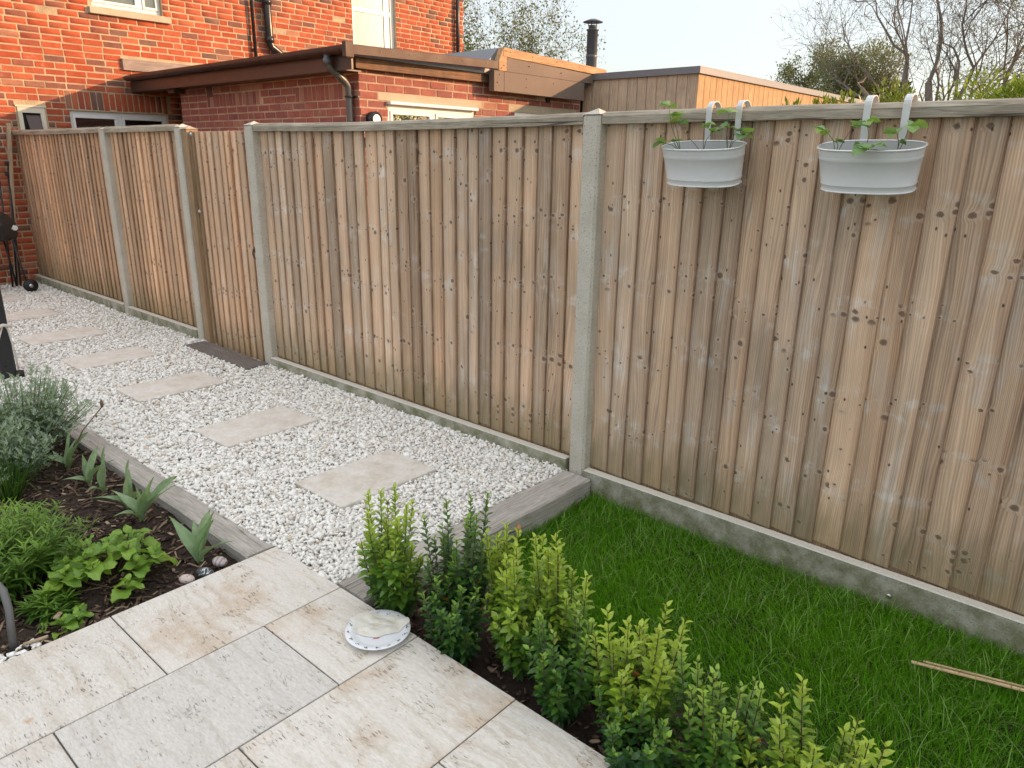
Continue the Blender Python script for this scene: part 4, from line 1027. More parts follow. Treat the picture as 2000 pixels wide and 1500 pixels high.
TUL = [leaf_mesh('leaf', .25, .046, M['tulip'], .75, b, 13, .35, tw, .46, 1.2) for b, tw in ((.06, .5), (.25, -.7), (.5, .8))]
def tulip(label, x, y, specs, stem=None):
    z = bedz(x, y)-.005; t = thing('tulip', label, 'tulip', (x, y, z), 'tulips along the sleeper')
    for k, (az, el, s, m) in enumerate(specs): place_leaf('leaf', TUL[m], (x + .004*k, y, z + .004*k), math.radians(az), math.radians(min(86, el*.55+46)), random.gauss(0, .3), s*random.uniform(.85, 1.05), t)
    MB().tube([(x, y, z-.02), (x, y, z+.05)], .005, 6).build('stem', M['stem'], t, True)
    if stem:
        top = Vector(stem); st_ = MB().tube([(x, y, z+.04), ((x+top.x)/2-.02, (y+top.y)/2, (z+top.z)/2+.04), top], .0035, 6).build('flower_stalk', M['petiole'], t, True)
        MB().lathe([(.001, -.006), (.007, .0), (.009, .015), (.006, .032), (.001, .042)], top, 8).build('seed_pod', M['petiole'], st_, True)
# azimuth 0 = leaf lies toward +Y; elevation from horizontal
tulip('tulip with a bare seed stalk, farthest from the patio along the sleeper', -4.12, 1.12, [(60, 40, .85, 2), (-40, 50, 1.0, 1), (150, 30, .75, 2), (20, 65, .9, 0), (-90, 30, .8, 2)], (-3.93, 1.27, .33))
tulip('small tulip with a pale torn leaf, second from the far end', -3.86, 1.13, [(90, 60, .8, 0), (-50, 50, .8, 2), (180, 20, .6, 2), (20, 60, .85, 1)])
tulip('tulip with two tall upright leaves, middle of the tulip row', -3.68, 1.14, [(20, 80, 1.0, 0), (-60, 72, .95, 0), (200, 15, .7, 2)])
tulip('tulip with a single tall flat leaf close to the sleeper', -3.45, 1.16, [(10, 82, 1.0, 0), (150, 25, .8, 2), (-70, 40, .8, 2), (60, 50, .9, 1)])
tulip('large spreading tulip with many drooping leaves over the sleeper', -3.24, 1.13, [(-30, 35, 1.1, 1), (-50, 48, 1.15, 0), (10, 30, 1.0, 2), (110, 40, .9, 2), (60, 55, .8, 1), (190, 25, .8, 2), (-80, 60, .8, 1)])
tulip('lone tulip nearest the patio, beside the three painted pebbles', -2.72, 1.15, [(-35, 52, 1.05, 0), (40, 55, .9, 1), (-60, 38, .85, 2), (120, 42, 1.0, 2), (0, 70, .85, 1), (75, 35, .8, 2)])

HYD = [leaf_mesh('leaf', .095, .068, M['hydr'], f, b, 15, .1, 0, .42, 1.1, .07) for f, b in ((.25, .15), (.2, .35), (.3, .5))]
def hydrangea(label, x, y, n, R, h, seed, s0=1.0):
    rg = random.Random(seed); z = bedz(x, y); t = thing('hydrangea', label, 'hydrangea', (x, y, z))
    for i in range(n):
        a = i*2.4 + rg.uniform(-.3, .3); r = R*math.sqrt((i+.3)/n); px, py = x + r*math.cos(a), y + r*math.sin(a); pz = z + h*(1-.55*(r/R)**2)*rg.uniform(.75, 1.1)
        MB().tube([(x + .2*(px-x), y + .2*(py-y), z-.02), (x + .8*(px-x), y + .8*(py-y), z + (pz-z)*.6), (px, py, pz)], [.004, .003, .002], 5).build('stem', M['twig'], t, True)
        rot = rg.uniform(0, 3.1)
        for k in range(3):
            for sg in (0, math.pi):
                place_leaf('leaf', rg.choice(HYD), (px, py, pz - .018*(2-k)), rot + sg + rg.gauss(0, .12), math.radians([2, 18, 55][k] + rg.gauss(0, 8)), rg.gauss(0, .2), s0*[1.0, .82, .42][k]*rg.uniform(.85, 1.15), t)
            rot += math.pi/2
hydrangea('bright green hydrangea with broad toothed leaves in the flower bed', -2.86, .85, 15, .20, .15, 3)
hydrangea('small low hydrangea shoot closest to the patio slabs', -2.66, .66, 3, .05, .07, 4, .8)
hydrangea('tiny seedling with rounded leaves between hydrangea and hose', -2.70, .565, 1, .01, .04, 5, .4)

def clump_lance(label, x, y, R, h, n, seed):
    rg = np.random.default_rng(seed); z = bedz(x, y); t = thing('leafy_perennial', label, 'perennial', (x, y, z)); stems = MB(); P = []; D = []; Nn = []; L = []; C = []
    for i in range(n):
        a = rg.uniform(0, 6.283); r = R*math.sqrt(rg.random()); bx, by = x + .45*r*math.cos(a), y + .45*r*math.sin(a); ex, ey = x + r*math.cos(a), y + r*math.sin(a); ez = z + h*(1-.45*(r/R)**2)*rg.uniform(.7, 1.08)
        stems.tube([(bx, by, z-.01), ((bx+ex)/2, (by+ey)/2, z + (ez-z)*.55), (ex, ey, ez)], [.0022, .0018, .001], 4)
        m = 22
        for k in range(m):
            s = .25 + .75*(k+.5)/m; p = np.array([bx + (ex-bx)*s, by + (ey-by)*s, z + (ez-z)*s]); az = k*2.4 + rg.normal(0, .3); lift = .25 + 1.3*s**4 + rg.normal(0, .15)
            P.append(p); D.append((math.cos(az), math.sin(az), lift)); Nn.append((-.2*math.cos(az), -.2*math.sin(az), 1)); L.append(.066*(1-.45*s**5)*rg.uniform(.8, 1.2))
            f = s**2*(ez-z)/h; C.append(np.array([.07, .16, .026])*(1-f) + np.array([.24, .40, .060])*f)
    stems.build('stems', M['stem'], t); L = np.array(L)
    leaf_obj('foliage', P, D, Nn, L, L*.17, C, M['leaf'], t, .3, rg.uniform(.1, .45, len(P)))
clump_lance('bushy bright green perennial with narrow pointed leaves at left edge', -3.14, .60, .31, .30, 140, 31)
clump_lance('low tuft of narrow leaves between perennial and hydrangea', -2.80, .62, .08, .10, 16, 32)

def artemisia(label, x, y, R, h, n, seed):
    rg = np.random.default_rng(seed); z = bedz(x, y); t = thing('silver_artemisia', label, 'shrub', (x, y, z), 'silvery feathery shrubs'); stems = MB(); P = []; D = []; Nn = []; L = []; C = []
    for i in range(n):
        a = rg.uniform(0, 6.283); r = R*math.sqrt(rg.random()); b = np.array([x + .25*r*math.cos(a), y + .25*r*math.sin(a), z-.01]); e = np.array([x + r*math.cos(a), y + r*math.sin(a), z + h*(1-.6*(r/R)**2.5)*rg.uniform(.72, 1.08)])
        stems.tube([b, (b+e)/2 + np.array([0, 0, .02]), e], [.003, .002, .001], 4)
        for k in range(11):
            s = .30 + .7*(k+.5)/11; p = b + (e-b)*s; az = k*2.4 + rg.normal(0, .4); d = unit(np.array([math.cos(az), math.sin(az), .45 + 1.2*s**4])); ll = .062*(1-.4*s**5)*rg.uniform(.8, 1.2)
            side = unit(np.cross(d, [0, 0, 1])); up = np.cross(side, d)
            for q in range(13):
                u = .2 + .8*q/12; sg = (-1, 1)[q % 2]; c0 = p + d*ll*u - up*ll*.25*u*u
                dd = d*.8 + side*sg*.8*(1.05-u) + up*rg.normal(.15, .25)
                P.append(c0); D.append(dd); Nn.append(up + rg.normal(0, .3, 3)); L.append(ll*.40*(1.15-.6*u)*rg.uniform(.7, 1.2))
                f = np.clip(s**1.5 + rg.normal(0, .12), 0, 1); C.append(np.array([.09, .145, .095])*(1-f) + np.array([.37, .46, .35])*f)
    stems.build('stems', M['stem'], t); L = np.array(L)
    leaf_obj('foliage', P, D, Nn, L, L*.30, C, M['leaf_far'], t, .2, .15, lite=True)
artemisia('feathery silver-green shrub behind, its top against the gravel', -4.50, 1.02, .42, .50, 150, 41)
artemisia('feathery silver-green shrub in front, beside the grassy clump', -4.12, .86, .30, .30, 80, 42)

def grass_clump(label, x, y, R, h, n, seed):
    rg = np.random.default_rng(seed); a = rg.uniform(0, 6.283, n); r = R*.35*np.sqrt(rg.random(n)); z = bedz(x, y)
    P = np.stack([x + r*np.cos(a), y + r*np.sin(a), np.full(n, z-.005)], -1)
    V, F = blades(P, h*rg.uniform(.7, 1.1, n), rg.uniform(.004, .0065, n), rg.uniform(.05, .6, n), a + rg.normal(0, .4, n), rg.uniform(.0, .7, n))
    t_ = rg.random(n)[:, None]; c = np.array([.035, .085, .020])*(1-t_) + np.array([.085, .165, .035])*t_; c[rg.random(n) < .08] = (.28, .27, .10)
    t = thing('grassy_clump', label, 'bulb clump', (x, y, z)); o = obj('foliage', mesh_np('foliage', V, F, M['grass'], True, np.repeat(c, 7, 0)), t); tag(o, kind='stuff')
grass_clump('dark green strappy clump of bulb leaves under the silver shrub', -3.90, .78, .14, .27, 150, 51)

# pebbles beside the patio
def pebble(label, x, y, sx, sy, sz, az, mat):
    bm = bmesh.new(); bmesh.ops.create_icosphere(bm, subdivisions=3, radius=1)
    for v in bm.verts: v.co = Vector((v.co.x*sx*(1+.06*v.co.y), v.co.y*sy, v.co.z*sz))
    for f in bm.faces: f.smooth = True
    me = bpy.data.meshes.new('pebble'); bm.to_mesh(me); bm.free(); me.materials.append(mat)
    o = obj('pebble', me, loc=(x, y, -.005), rot=(.15, .1, az)); tag(o, label, 'pebble', 'decorative pebbles by the patio')
def pebble_mat(name, ca, cb, kind):
    N = NM(name); o = N.obj(); n = N.noise(o, 60, 3, .6)
    if kind == 'spots': f = N.step(N.vor(o, 75).outputs['Distance'], .34, .22)
    elif kind == 'bands': f = N.step(N.math('SINE', N.math('ADD', N.math('MULTIPLY', N.sep(o)[0], 330.0), N.math('MULTIPLY', N.noise(o, 30), 6.0))), .1, .7)
    else: f = N.step(N.math('ABSOLUTE', N.math('SUBTRACT', N.noise(N.map(o, (1, .4, 1)), 34, 3, .5), .5)), .022, .006)
    c = N.val(N.mix(f, ca, cb), N.lin(n, .3, .7, .88, 1.1)); N.bsdf(c, .45, 0, .4, N.bump(n, .15, .002)); return N.m
pebble('pinkish pebble with reddish spots, left of the three by the patio', -2.585, 1.035, .030, .021, .018, .75, pebble_mat('pebble_spotted', (.52, .44, .40), (.30, .17, .15), 'spots'))
pebble('dark slate pebble with white veins, middle of the three', -2.578, 1.105, .036, .024, .017, .55, pebble_mat('pebble_veined', (.045, .055, .060), (.55, .58, .58), 'veins'))
pebble('banded grey-pink pebble nearest the sleeper, right of the three', -2.612, 1.185, .032, .024, .020, .5, pebble_mat('pebble_banded', (.46, .40, .39), (.27, .22, .22), 'bands'))
# loose bits
def bark_piece(label, x, y, L, W, az, mat, z=-.012):
    o = obj('wood_chip', MB().box(-L/2, L/2, -W/2, W/2, 0, .008).mesh('wood_chip', mat, bevel=.002), loc=(x, y, z), rot=(.08, -.12, az)); tag(o, label, 'wood chip', 'loose wood chips in the bed')
bark_piece('short square pale wood chip in the mulch near the hose', -2.70, .615, .035, .018, 2.3, M['plank'])
bark_piece('long pale wood splinter lying in the mulch beside the patio edge', -2.60, .515, .075, .012, 1.2, M['plank'])
MB_h = MB().tube([(-2.645, .455, -.06), (-2.640, .462, .05), (-2.655, .470, .11), (-2.70, .475, .16), (-2.80, .46, .19), (-2.95, .40, .17), (-3.05, .30, .02)], .0125, 12).build('garden_hose', M['hose'], None, True)
tag(MB_h, 'grey hose looping out of the soil at the left edge', 'hose')

# ------------------------------------------------------------------ plate with crumpled sheet of food
px, py = -1.752, 1.318
plate = thing('dinner_plate', 'white china plate with dark floral rim standing on the patio', 'plate', (px, py, 0))
MB().lathe([(.0005, .006), (.055, .006), (.062, .004), (.066, .001), (.072, .001), (.075, .005), (.085, .011), (.110, .020), (.113, .022), (.112, .0235), (.085, .0155), (.074, .0105), (.066, .0095), (.0005, .0095)], (px, py, 0), 56).build('dish', M['china'], plate, True)
for k in range(16):
    a = k*.3927 + .1; pt = MB()
    for q in range(4):
        aa = a + (q-1.5)*.030 + random.gauss(0, .006); rr = .099 + random.gauss(0, .003); s = .0022*random.uniform(.7, 1.4)
        c = Vector((px + rr*math.cos(aa), py + rr*math.sin(aa), .0212 + (rr-.099)*.32)); az = random.uniform(0, 3.1)
        pt.add([c + Vector((s*1.6*math.cos(az+j), s*.7*math.sin(az+j) + .0, .0002)) for j in (0, 1.57, 3.14, 4.71)], [(0, 1, 2, 3)])
    pt.build('rim_motif', M['pattern'], plate)
MB().add([(px+.018, py-.036, .0101), (px+.030, py-.020, .0101), (px+.026, py-.014, .0101), (px+.012, py-.030, .0101)], [(0, 1, 2, 3)]).build('flower_print', M['pink'], plate)
def crumple():
    rg = np.random.default_rng(4); n, m = 46, 46; ca, sa = math.cos(.72), math.sin(.72)
    ph = rg.uniform(0, 6.28, 30); fx = rg.normal(0, 50, 30); fy = rg.normal(0, 50, 30); V = []
    for i in range(n):
        for j in range(m):
            a = 2*math.pi*i/n; t = j/(m-1); edge = 1 + .09*math.sin(3*a+1) + .05*math.sin(7*a) + .03*math.sin(13*a+2)
            u = .100*t*edge*math.cos(a); v = .060*t*edge*math.sin(a)
            h = sum(abs(math.sin(fx[k]*u + fy[k]*v + ph[k]))**.6 for k in range(14))/14
            r = math.hypot(u-.002, v+.028); x = u*ca - v*sa; y = u*sa + v*ca
            X, Y = px - .026 + x, py + .022 + y; rr = math.hypot(X-px, Y-py)
            base = .0100 + max(0, rr-.072)*.40; V.append((X, Y, base + .0012 + .014*h*h*(1-.8*t**3)))
    F = [(i*m+j, i*m+j+1, ((i+1) % n)*m+j+1, ((i+1) % n)*m+j) for i in range(n) for j in range(m-1)]
    me = bpy.data.meshes.new('crumpled_wrap'); me.from_pydata(V, [], F)
    for p in me.polygons: p.use_smooth = True
    N = NM('pale_wrap'); o = N.obj(); nn = N.noise(o, 28, 4, .6); c = N.mix(N.lin(nn, .3, .7), (.80, .79, .74), (.72, .67, .55))
    p = N.n('ShaderNodeBsdfPrincipled', Base_Color=c, Roughness=.38); t = N.n('ShaderNodeBsdfTranslucent', Color=c)
    N.surf(N.n('ShaderNodeMixShader', i0=.12, i1=p.outputs[0], i2=t.outputs[0]).outputs[0]); me.materials.append(N.m)
    o = obj('crumpled_wrap', me); tag(o, 'crumpled off-white wrap lying across the china plate', 'food')
crumple()

# ------------------------------------------------------------------ hanging baskets on the fence
def stadium(w, d, n=44):
    """oval outline, flatter on the long sides"""
    out = []
    for k in range(n):
        a = 2*math.pi*k/n; c, s = math.cos(a), math.sin(a); e = 2/2.7
        out.append((w/2*math.copysign(abs(c)**e, c), d/2*math.copysign(abs(s)**e, s)))
    return out
def basket(label, xc, hooks, W=.345):
    Dp = .158; H = .148; yb = FB-.052; zr = 1.672; tilt = math.radians(14)
    t = thing('hanging_basket', label, 'planter', (xc, yb, zr-H), 'oval metal planters hung on the fence')
    Rm = Matrix.Translation((xc, yb, zr)) @ Matrix.Rotation(tilt, 4, 'X') @ Matrix.Translation((0, -Dp/2, 0))
    def tf(mb): mb.v = [tuple(Rm @ Vector(p)) for p in mb.v]; return mb
    def ring_surface(prof):
        mb = MB(); n = 44; V = []
        for s, z, off in prof:
            for x, y in stadium(W*s+off*2, Dp*s+off*2): V.append((x, y, z))
        F = [(i*n+k, i*n+(k+1) % n, (i+1)*n+(k+1) % n, (i+1)*n+k) for i in range(len(prof)-1) for k in range(n)]
        return mb.add(V, F)
    sc = lambda z: 1 + (.0 + z)/H*.11
    prof = []
    for z in (-H, -H+.004, -.128, -.1255, -.123, -.1205, -.040, -.0375, -.035, -.032, -.0295, -.027, -.001):
        bulge = {-.1255: .0018, -.123: .0018, -.0375: .0016, -.035: .0, -.032: .0016}.get(z, 0) + (.0015 if z == -H else 0)
        prof.append((sc(z), z, bulge))
    ins = [(sc(z), z, -.0015) for z in (-.001, -.05, -H+.003)]
    body = tf(ring_surface(prof)).build('tub', M['basket'], t, True)
    tf(ring_surface(ins)).build('tub_lining', M['basket'], t, True)
    b0 = MB(); ol = stadium(W*sc(-H), Dp*sc(-H)); b0.add([(x, y, -H+.001) for x, y in ol], [tuple(range(44))]); tf(b0).build('tub_floor', M['basket'], t)
    path = stadium(W+.002, Dp+.002, 60); rim = MB().tube([(x, y, 0) for x, y in path + path[:1]], .0035, 8, False); tf(rim).build('rim', M['rimwhite'], t, True)
    bz = MB().tube([(x, y, -H+.001) for x, y in stadium(W*sc(-H)+.003, Dp*sc(-H)+.003, 60) + stadium(W*sc(-H)+.003, Dp*sc(-H)+.003, 60)[:1]], .0028, 8, False); tf(bz).build('base_rim', M['rimwhite'], t, True)
    so_ = MB(); oo = stadium(W*sc(-.045)-.006, Dp*sc(-.045)-.006); V = [(x*r, y*r, -.045 + random.uniform(-.006, .008) + (.012 if r < .9 else 0)) for r in (1, .8, .55, .3) for x, y in oo] + [(0, 0, -.03)]
    so_.add(V, [(i*44+k, i*44+(k+1) % 44, (i+1)*44+(k+1) % 44, (i+1)*44+k) for i in range(3) for k in range(44)] + [(132+k, 132+(k+1) % 44, 176) for k in range(44)]); tf(so_).build('potting_soil', M['soil'], t)
    for hx in hooks:
        w = .024; cz = 1.803; pts = [(yb+.006, zr-.05), (yb+.004, zr), (yb-.002, 1.72), (yb-.004, cz-.012)] + [(yb+.038-.042*math.cos(a), cz-.008+.030*math.sin(a)) for a in np.linspace(.25, math.pi-.15, 9)] + [(yb+.080, cz-.04)]
        mb = MB(); V = []
        for i, (y, z) in enumerate(pts):
            a_, b_ = pts[max(0, i-1)], pts[min(len(pts)-1, i+1)]; dy, dz = b_[0]-a_[0], b_[1]-a_[1]; l = math.hypot(dy, dz); ny, nz = -dz/l*.0014, dy/l*.0014
            V += [(hx-w/2, y+ny, z+nz), (hx+w/2, y+ny, z+nz), (hx+w/2, y-ny, z-nz), (hx-w/2, y-ny, z-nz)]
        mb.add(V, [(i*4+k, i*4+(k+1) % 4, i*4+4+(k+1) % 4, i*4+4+k) for i in range(len(pts)-1) for k in range(4)] + [(0, 1, 2, 3), tuple(range(len(V)-4, len(V)))]); mb.build('hook', M['basket'], t)
    return t
basket('pale grey oval metal planter on the left, strawberry plants with tall stems', -1.448, (-1.470, -1.342))
basket('pale grey oval metal planter on the right, sparse strawberry plants', -.812, (-.862, -.735), .345)
SL = [leaf_mesh('leaf', .052, .044, M['straw'], f, b, 9, .2, 0, .55, .3, .10) for f, b in ((.35, .1), (.5, .25), (.2, .45))]
def strawberry(label, base, tops):
    t = thing('strawberry_plant', label, 'strawberry plant', base, 'strawberry plants in the planters'); b = Vector(base)
    for k, (x, z, y, s, az) in enumerate(tops):
        e = Vector((x, y, z)); mid = (b+e)/2 + Vector((random.gauss(0, .006), 0, .012))
        MB().tube([b, b.lerp(mid, .6)+Vector((0, 0, .002)), mid, mid.lerp(e, .6), e], [.0016, .0015, .0013, .0012, .001], 5).build('stalk', M['petiole'] if k % 2 else M['stem'], t, True)
        for q in (-1, 0, 1): place_leaf('leaf', SL[(k+q) % 3], e, az + q*1.25 + random.gauss(0, .1), math.radians(random.uniform(-5, 30)), random.gauss(0, .25), s*(1 if q == 0 else .88), t)
strawberry('tall strawberry plant with leaves above the fence, left end of the left planter', (-1.540, 2.80, 1.62), [(-1.612, 1.806, 2.80, 1.0, 1.2), (-1.585, 1.766, 2.79, 1.05, -1.5), (-1.595, 1.663, 2.745, .95, 1.7), (-1.545, 1.665, 2.75, .85, -2.2)])
strawberry('strawberry plant in the middle of the left planter with three stems', (-1.44, 2.80, 1.62), [(-1.556, 1.742, 2.79, 1.0, .8), (-1.440, 1.728, 2.79, .9, -1.2), (-1.402, 1.700, 2.785, 1.1, -1.8)])
strawberry('strawberry plant at the right end of the left planter', (-1.335, 2.80, 1.62), [(-1.347, 1.775, 2.80, 1.15, .3), (-1.338, 1.722, 2.79, .85, 1.4), (-1.300, 1.706, 2.78, 1.0, -1.3), (-1.272, 1.690, 2.785, 1.1, -1.7)])
strawberry('strawberry plant at the left end of the right planter', (-.922, 2.80, 1.615), [(-.967, 1.706, 2.785, 1.0, 1.6), (-.870, 1.720, 2.79, 1.0, -1.3), (-.924, 1.668, 2.79, .6, -.8)])
strawberry('strawberry plant in the middle of the right planter, leaf hanging over the rim', (-.825, 2.79, 1.615), [(-.832, 1.731, 2.795, .9, -1.4), (-.832, 1.652, 2.775, .7, 1.0), (-.797, 1.640, 2.705, 1.05, 2.6), (-.776, 1.652, 2.72, .95, -2.4)])
strawberry('strawberry plant at the right end of the right planter', (-.722, 2.80, 1.615), [(-.692, 1.716, 2.785, 1.15, -1.5), (-.728, 1.692, 2.785, .9, 1.5), (-.715, 1.665, 2.79, .5, -.5)])

# ------------------------------------------------------------------ things by the house wall
pl = MB().box(-.028, .028, -.020, .020, 0, 1.93).mesh('timber_plank', M['plank'], bevel=.003)
o = obj('timber_plank', pl, loc=(-10.38, 2.63, -.02)); o.rotation_euler = (math.radians(-7.5), math.radians(-3), 0); tag(o, 'tall sawn timber plank leaning in the corner beside the fence', 'plank')
for k, (y0, y1, zt, lab) in enumerate([(2.56, 2.69, 1.50, 'black pole leaning on the house wall, leftmost of three'), (2.60, 2.80, 1.42, 'black pole with a square top fitting, middle of three leaning poles'), (2.635, 2.78, 1.30, 'black pole nearest the plank, shortest of three leaning poles')]):
    t = thing('leaning_pole', lab, 'pole', (-10.30, y0, 0), 'black poles leaning on the house wall'); MB().tube([(-10.28+.02*k, y0, -.01), (-10.46, y1, zt)], .011, 8).build('rod', M['black'], t, True)
    MB().box(-10.49, -10.43, y1-.03, y1+.03, zt-.01, zt+.04).build('end_fitting', M['black'], t, bevel=.006)
bq = thing('barbecue', 'black barbecue with faceted lid and thin legs at the left edge', 'barbecue', (-9.9, 2.4, 0))
bx, by = -10.02, 2.32
lid = MB(); ps = [(0.30, .60), (.33, .66), (.33, .78), (.26, .88), (.14, .94), (0, .95)]; nn = 8; V = []
for r, z in ps:
    for k in range(nn):
        a = 2*math.pi*(k+.5)/nn; V.append((bx + r*.85*math.cos(a), by + (r if r else .001)*math.sin(a), z))
lid.add(V, [(i*nn+k, i*nn+(k+1) % nn, (i+1)*nn+(k+1) % nn, (i+1)*nn+k) for i in range(len(ps)-1) for k in range(nn)] + [tuple(range(nn))[::-1]]); lidO = lid.build('lid', M['black'], bq, bevel=.006)
bd = MB()
bd.prism([(by+.215, .735), (by+.235, .715), (by+.262, .712), (by+.280, .735), (by+.270, .765), (by+.240, .775)], 0, bx+.222, bx+.229)
bd.build('emblem', M['rimwhite'], lidO)
for dy, dx in ((.24, .20), (-.24, .20), (.24, -.20), (-.24, -.20)): MB().tube([(bx+dx*.85, by+dy*.9, .62), (bx+dx*1.15, by+dy*1.15, .02)], .011, 8).build('leg', M['black'], bq, True)
wh = MB().tube([(bx+.21, by+.30, .075), (bx+.245, by+.30, .075)], .075, 20).build('wheel', M['rubber'], bq, True); MB().tube([(bx+.2455, by+.30, .075), (bx+.252, by+.30, .075)], .022, 12).build('hub', M['steel'], wh, True)
# upright black frame leg with rope, near the bed
sf = thing('swing_frame', 'black upright swing frame leg with white rope at left edge', 'frame', (-6.09, 1.40, 0))
MB().box(-6.12, -6.06, 1.335, 1.435, .0, 1.95).build('upright', M['black'], sf, bevel=.008)
MB().box(-6.12, -6.06, -.3, 1.36, 1.951, 2.02).build('top_bar', M['black'], sf, bevel=.008)
MB().box(-6.12, -6.06, -.36, -.26, .0, 1.95).build('upright', M['black'], sf, bevel=.008)
MB().tube([(-6.07, 1.45, -.005), (-6.07, 1.45, .045)], .030, 14).build('foot', M['rubber'], sf, True)
MB().tube([(-6.055, 1.445, .06), (-6.052, 1.440, .22), (-6.050, 1.425, .37), (-6.05, 1.40, .40), (-6.05, 1.36, .30), (-6.05, 1.32, .22)], .006, 6).build('rope', M['rope'], sf, True)
MB().tube([(-6.045, 1.36, .385), (-6.045, 1.40, .40), (-6.045, 1.45, .385)], .013, 6).build('knot', M['rope'], sf, True)
tp = MB().lathe([(.001, -.02), (.12, -.02), (.165, .26), (.185, .262), (.185, .31), (.165, .31), (.15, .29), (.001, .27)], (-6.42, 1.23, 0), 28).build('terracotta_pot', M['terra'], None, True); tag(tp, 'terracotta pot just cut off by the left edge behind the black leg', 'pot')

# ------------------------------------------------------------------ trees and shrubs beyond the fence
def tree(label, base, height, spread, seed, levels=5, trunk_r=.16, leafc=None, nleaf=0, leafL=.09, forks=3, bare=True, lean=(0, 0), bark='bark', first=.35, up=.55, name='bare_tree', cat='tree', minr=.010, group='trees beyond the fence', side=0.0):
    rg = np.random.default_rng(seed); t = thing(name, label, cat, base, group); tr = MB(); tw = MB(); tips = []
    def grow(p, d, L, r, lev):
        n = 4 if lev < 3 else 3; pts = [p]; rs = [r]; q = p.copy(); dd = d.copy()
        for i in range(n):
            dd = unit(dd + rg.normal(0, .13 + .05*lev, 3) + np.array([0, 0, .06])); q = q + dd*L/n; pts.append(q.copy()); rs.append(r*(1-.5*(i+1)/n))
        (tr if lev <= 1 else tw).tube(pts, rs, 7 if lev == 0 else (5 if lev == 1 else 3), False)
        if lev >= levels-2: tips.extend([(pts[k], dd) for k in range(1, n+1)])
        if lev >= levels-1: return
        if side and 1 <= lev <= levels-4:
            for i in range(1, n):
                if rg.random() < side: grow(pts[i], unit(dd*.35 + unit(rg.normal(0, 1, 3)) + np.array([0, 0, .25])), L*rg.uniform(.35, .55), max(minr, rs[i]*.28), max(lev+2, levels-3))
        k = forks if lev else forks+1
        for j in range(k):
            i = n if j == 0 else int(rg.integers(max(1, n//2), n+1)); b = pts[i]; ax = unit(rg.normal(0, 1, 3)); nd = unit(dd*.75 + ax*spread + np.array([0, 0, up*.4]))
            grow(b, nd, L*rg.uniform(.60, .85), max(minr*.6, rs[i]*rg.uniform(.62, .85)), lev+1)
    d0 = unit(np.array([lean[0], lean[1], 1.0])); grow(np.array(base, float), d0, height*first, trunk_r, 0)
    tr.build('trunk', M[bark], t, True)
    if tw.v:
        o = tw.build('crown', M[bark], t); tag(o, kind='stuff')
    if nleaf and tips:
        P = []; D = []; C = []; L = []
        for _ in range(nleaf):
            p, d = tips[int(rg.integers(len(tips)))]; P.append(p + rg.normal(0, leafL*1.1, 3)); D.append(d*.4 + rg.normal(0, .7, 3)); k = rg.random(); C.append(np.array(leafc[0])*(1-k) + np.array(leafc[1])*k); L.append(leafL*rg.uniform(.6, 1.3))
        L = np.array(L); leaf_obj('leaves', P, D, rg.normal(0, 1, (len(P), 3)), L, L*.6, C, M['leaf_far'], t, .2, .2, lite=True)
    return t
Gd, Gl = (.11, .14, .06), (.26, .28, .11)
tree('budding bare tree rising behind the brick house corner', (-21.9, 25.0, -.3), 12.5, .62, 61, 7, .15, (Gd, Gl), 7500, .10, 3, first=.27, side=.5)
tree('greener leafy tree tight against the house corner', (-22.9, 23.2, -.3), 11.0, .7, 62, 5, .20, ((.09, .12, .03), (.27, .27, .09)), 11000, .13, 4, name='leafy_tree')
tree('small round tree with loose leaves right of the timber building', (-14.5, 37.2, -.3), 7.0, .72, 63, 6, .15, (Gd, (.26, .25, .13)), 15000, .10, 3, name='small_tree', lean=(-.2, 0))
tree('tall bare tree with dark forked trunk rising above right-hand basket', (-6.95, 31.2, -.3), 14.5, .62, 265, 7, .24, ((.16, .15, .09), (.28, .26, .14)), 3500, .07, 3, first=.34, bark='bark', up=.6, side=.55)
tree('slender bare tree with two stems between the tall trees', (-7.05, 33.6, -.3), 14.0, .58, 66, 7, .17, None, 0, .07, 3, bark='bark_l', first=.24, up=.6, side=.5)
tree('wide bare multi-stemmed tree at the right above the hedge', (-5.9, 33.8, -.3), 15.5, .6, 67, 7, .25, ((.16, .15, .09), (.28, .26, .14)), 3000, .08, 3, bark='bark_l', first=.23, up=.6, side=.5)
tree('bare tree farthest right, its limbs leaving the frame', (-4.4, 31.5, -.3), 14.5, .6, 69, 7, .20, ((.17, .17, .08), (.32, .30, .13)), 9000, .09, 3, bark='bark_l', first=.26, lean=(.12, 0), side=.4)

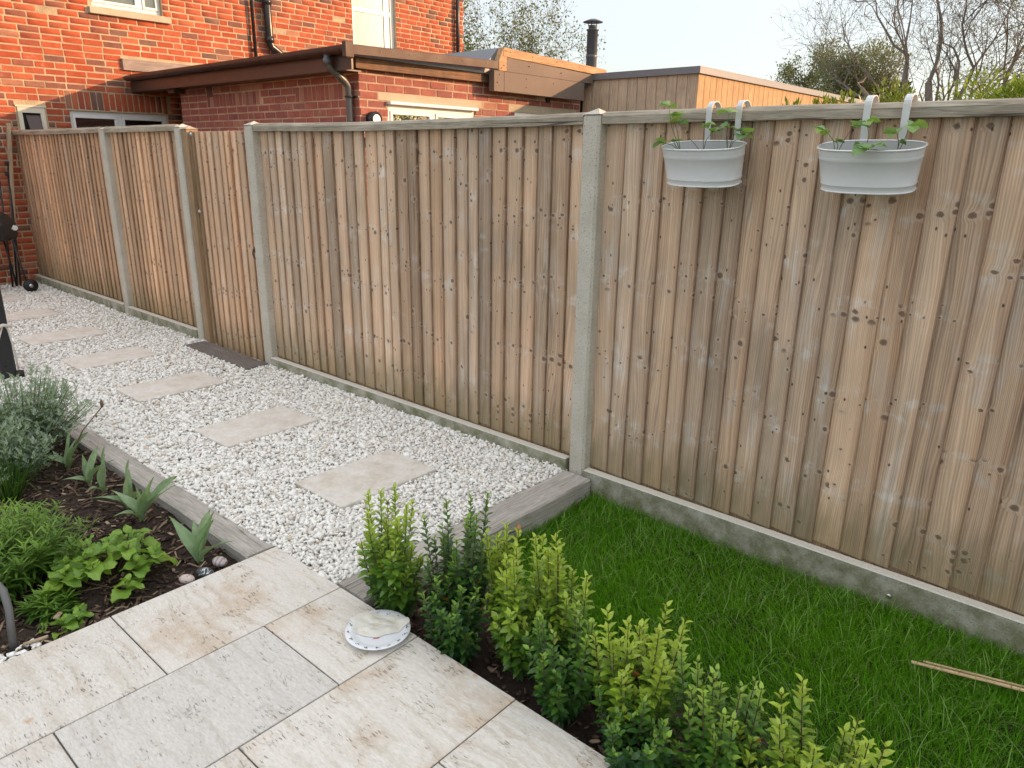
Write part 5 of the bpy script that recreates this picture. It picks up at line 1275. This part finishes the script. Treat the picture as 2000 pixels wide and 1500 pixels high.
def bushy(label, c, rx, ry, rz, n, L, cols, seed, mat='leaf_far', name='evergreen_tree', cat='tree', trunk=.12, lobes=14, wl=.5, up=.2, group='trees beyond the fence'):
    rg = np.random.default_rng(seed); c = np.array(c, float); t = thing(name, label, cat, (c[0], c[1], -.3), group)
    cen = unit(rg.normal(0, 1, (lobes, 3)))*rg.uniform(.25, .85, (lobes, 1)); sz = rg.uniform(.22, .42, lobes)
    mb = MB(); mb.tube([(c[0], c[1], -.3), (c[0]+.05, c[1], (c[2])*.6), (c[0], c[1], c[2])], [trunk, trunk*.8, trunk*.4], 7)
    for k in range(lobes): e = c + cen[k]*np.array([rx, ry, rz]); mb.tube([(c[0], c[1], c[2]-rz*.6), (c+e)/2 - np.array([0, 0, rz*.1]), e], [trunk*.45, trunk*.25, trunk*.08], 4)
    mb.build('trunk', M['bark'], t, True)
    k = rg.integers(0, lobes, n); d = unit(rg.normal(0, 1, (n, 3))); r = sz[k]*rg.random(n)**.45
    P = c + (cen[k] + d*r[:, None])*np.array([rx, ry, rz]); D = d + rg.normal(0, .5, (n, 3)) + np.array([0, 0, up]); u = rg.random((n, 1))
    Ls = L*rg.uniform(.6, 1.3, n)
    leaf_obj('crown', P, D, d + np.array([0, 0, .8]), Ls, Ls*wl, np.array(cols[0])*(1-u) + np.array(cols[1])*u, M[mat], t, .25, .25, lite=True)
bushy('dense olive-green rounded tree between small tree and tall bare tree', (-11.2, 36.4, 4.9), 2.7, 2.4, 2.5, 30000, .105, ((.14, .165, .095), (.33, .34, .20)), 71, lobes=26)
bushy('darker conifer-like shrub low in front of the olive-green tree', (-9.6, 35.2, 4.0), .9, .9, 1.0, 3500, .14, ((.06, .09, .075), (.13, .17, .12)), 72, lobes=10)
bushy('bright green leafy shrub behind the fence at the right', (-1.62, 11.0, 2.08), 1.15, .9, .85, 15000, .060, ((.12, .19, .020), (.28, .36, .045)), 73, mat='leaf', name='laurel_shrub', cat='shrub', wl=.32, trunk=.05, lobes=20, up=.9, group='shrubs behind the fence')
bushy('laurel shoots peeping over the fence between the two baskets', (-2.20, 6.55, 1.84), .30, .25, .36, 700, .070, ((.10, .15, .020), (.26, .30, .05)), 74, mat='leaf', name='laurel_shrub', cat='shrub', wl=.30, trunk=.03, lobes=9, up=1.1, group='shrubs behind the fence')
bushy('low laurel sprig just above the cap rail left of the right basket', (-2.15, 5.30, 1.76), .22, .2, .24, 380, .062, ((.09, .14, .02), (.22, .26, .05)), 75, mat='leaf', name='laurel_shrub', cat='shrub', wl=.30, trunk=.02, lobes=6, up=1.1, group='shrubs behind the fence')
bushy('soft green shrub behind the hooks of the right basket', (-2.35, 8.4, 2.02), .42, .35, .42, 2200, .058, ((.10, .15, .022), (.24, .29, .05)), 76, mat='leaf', name='laurel_shrub', cat='shrub', wl=.30, trunk=.03, lobes=12, up=.9, group='shrubs behind the fence')
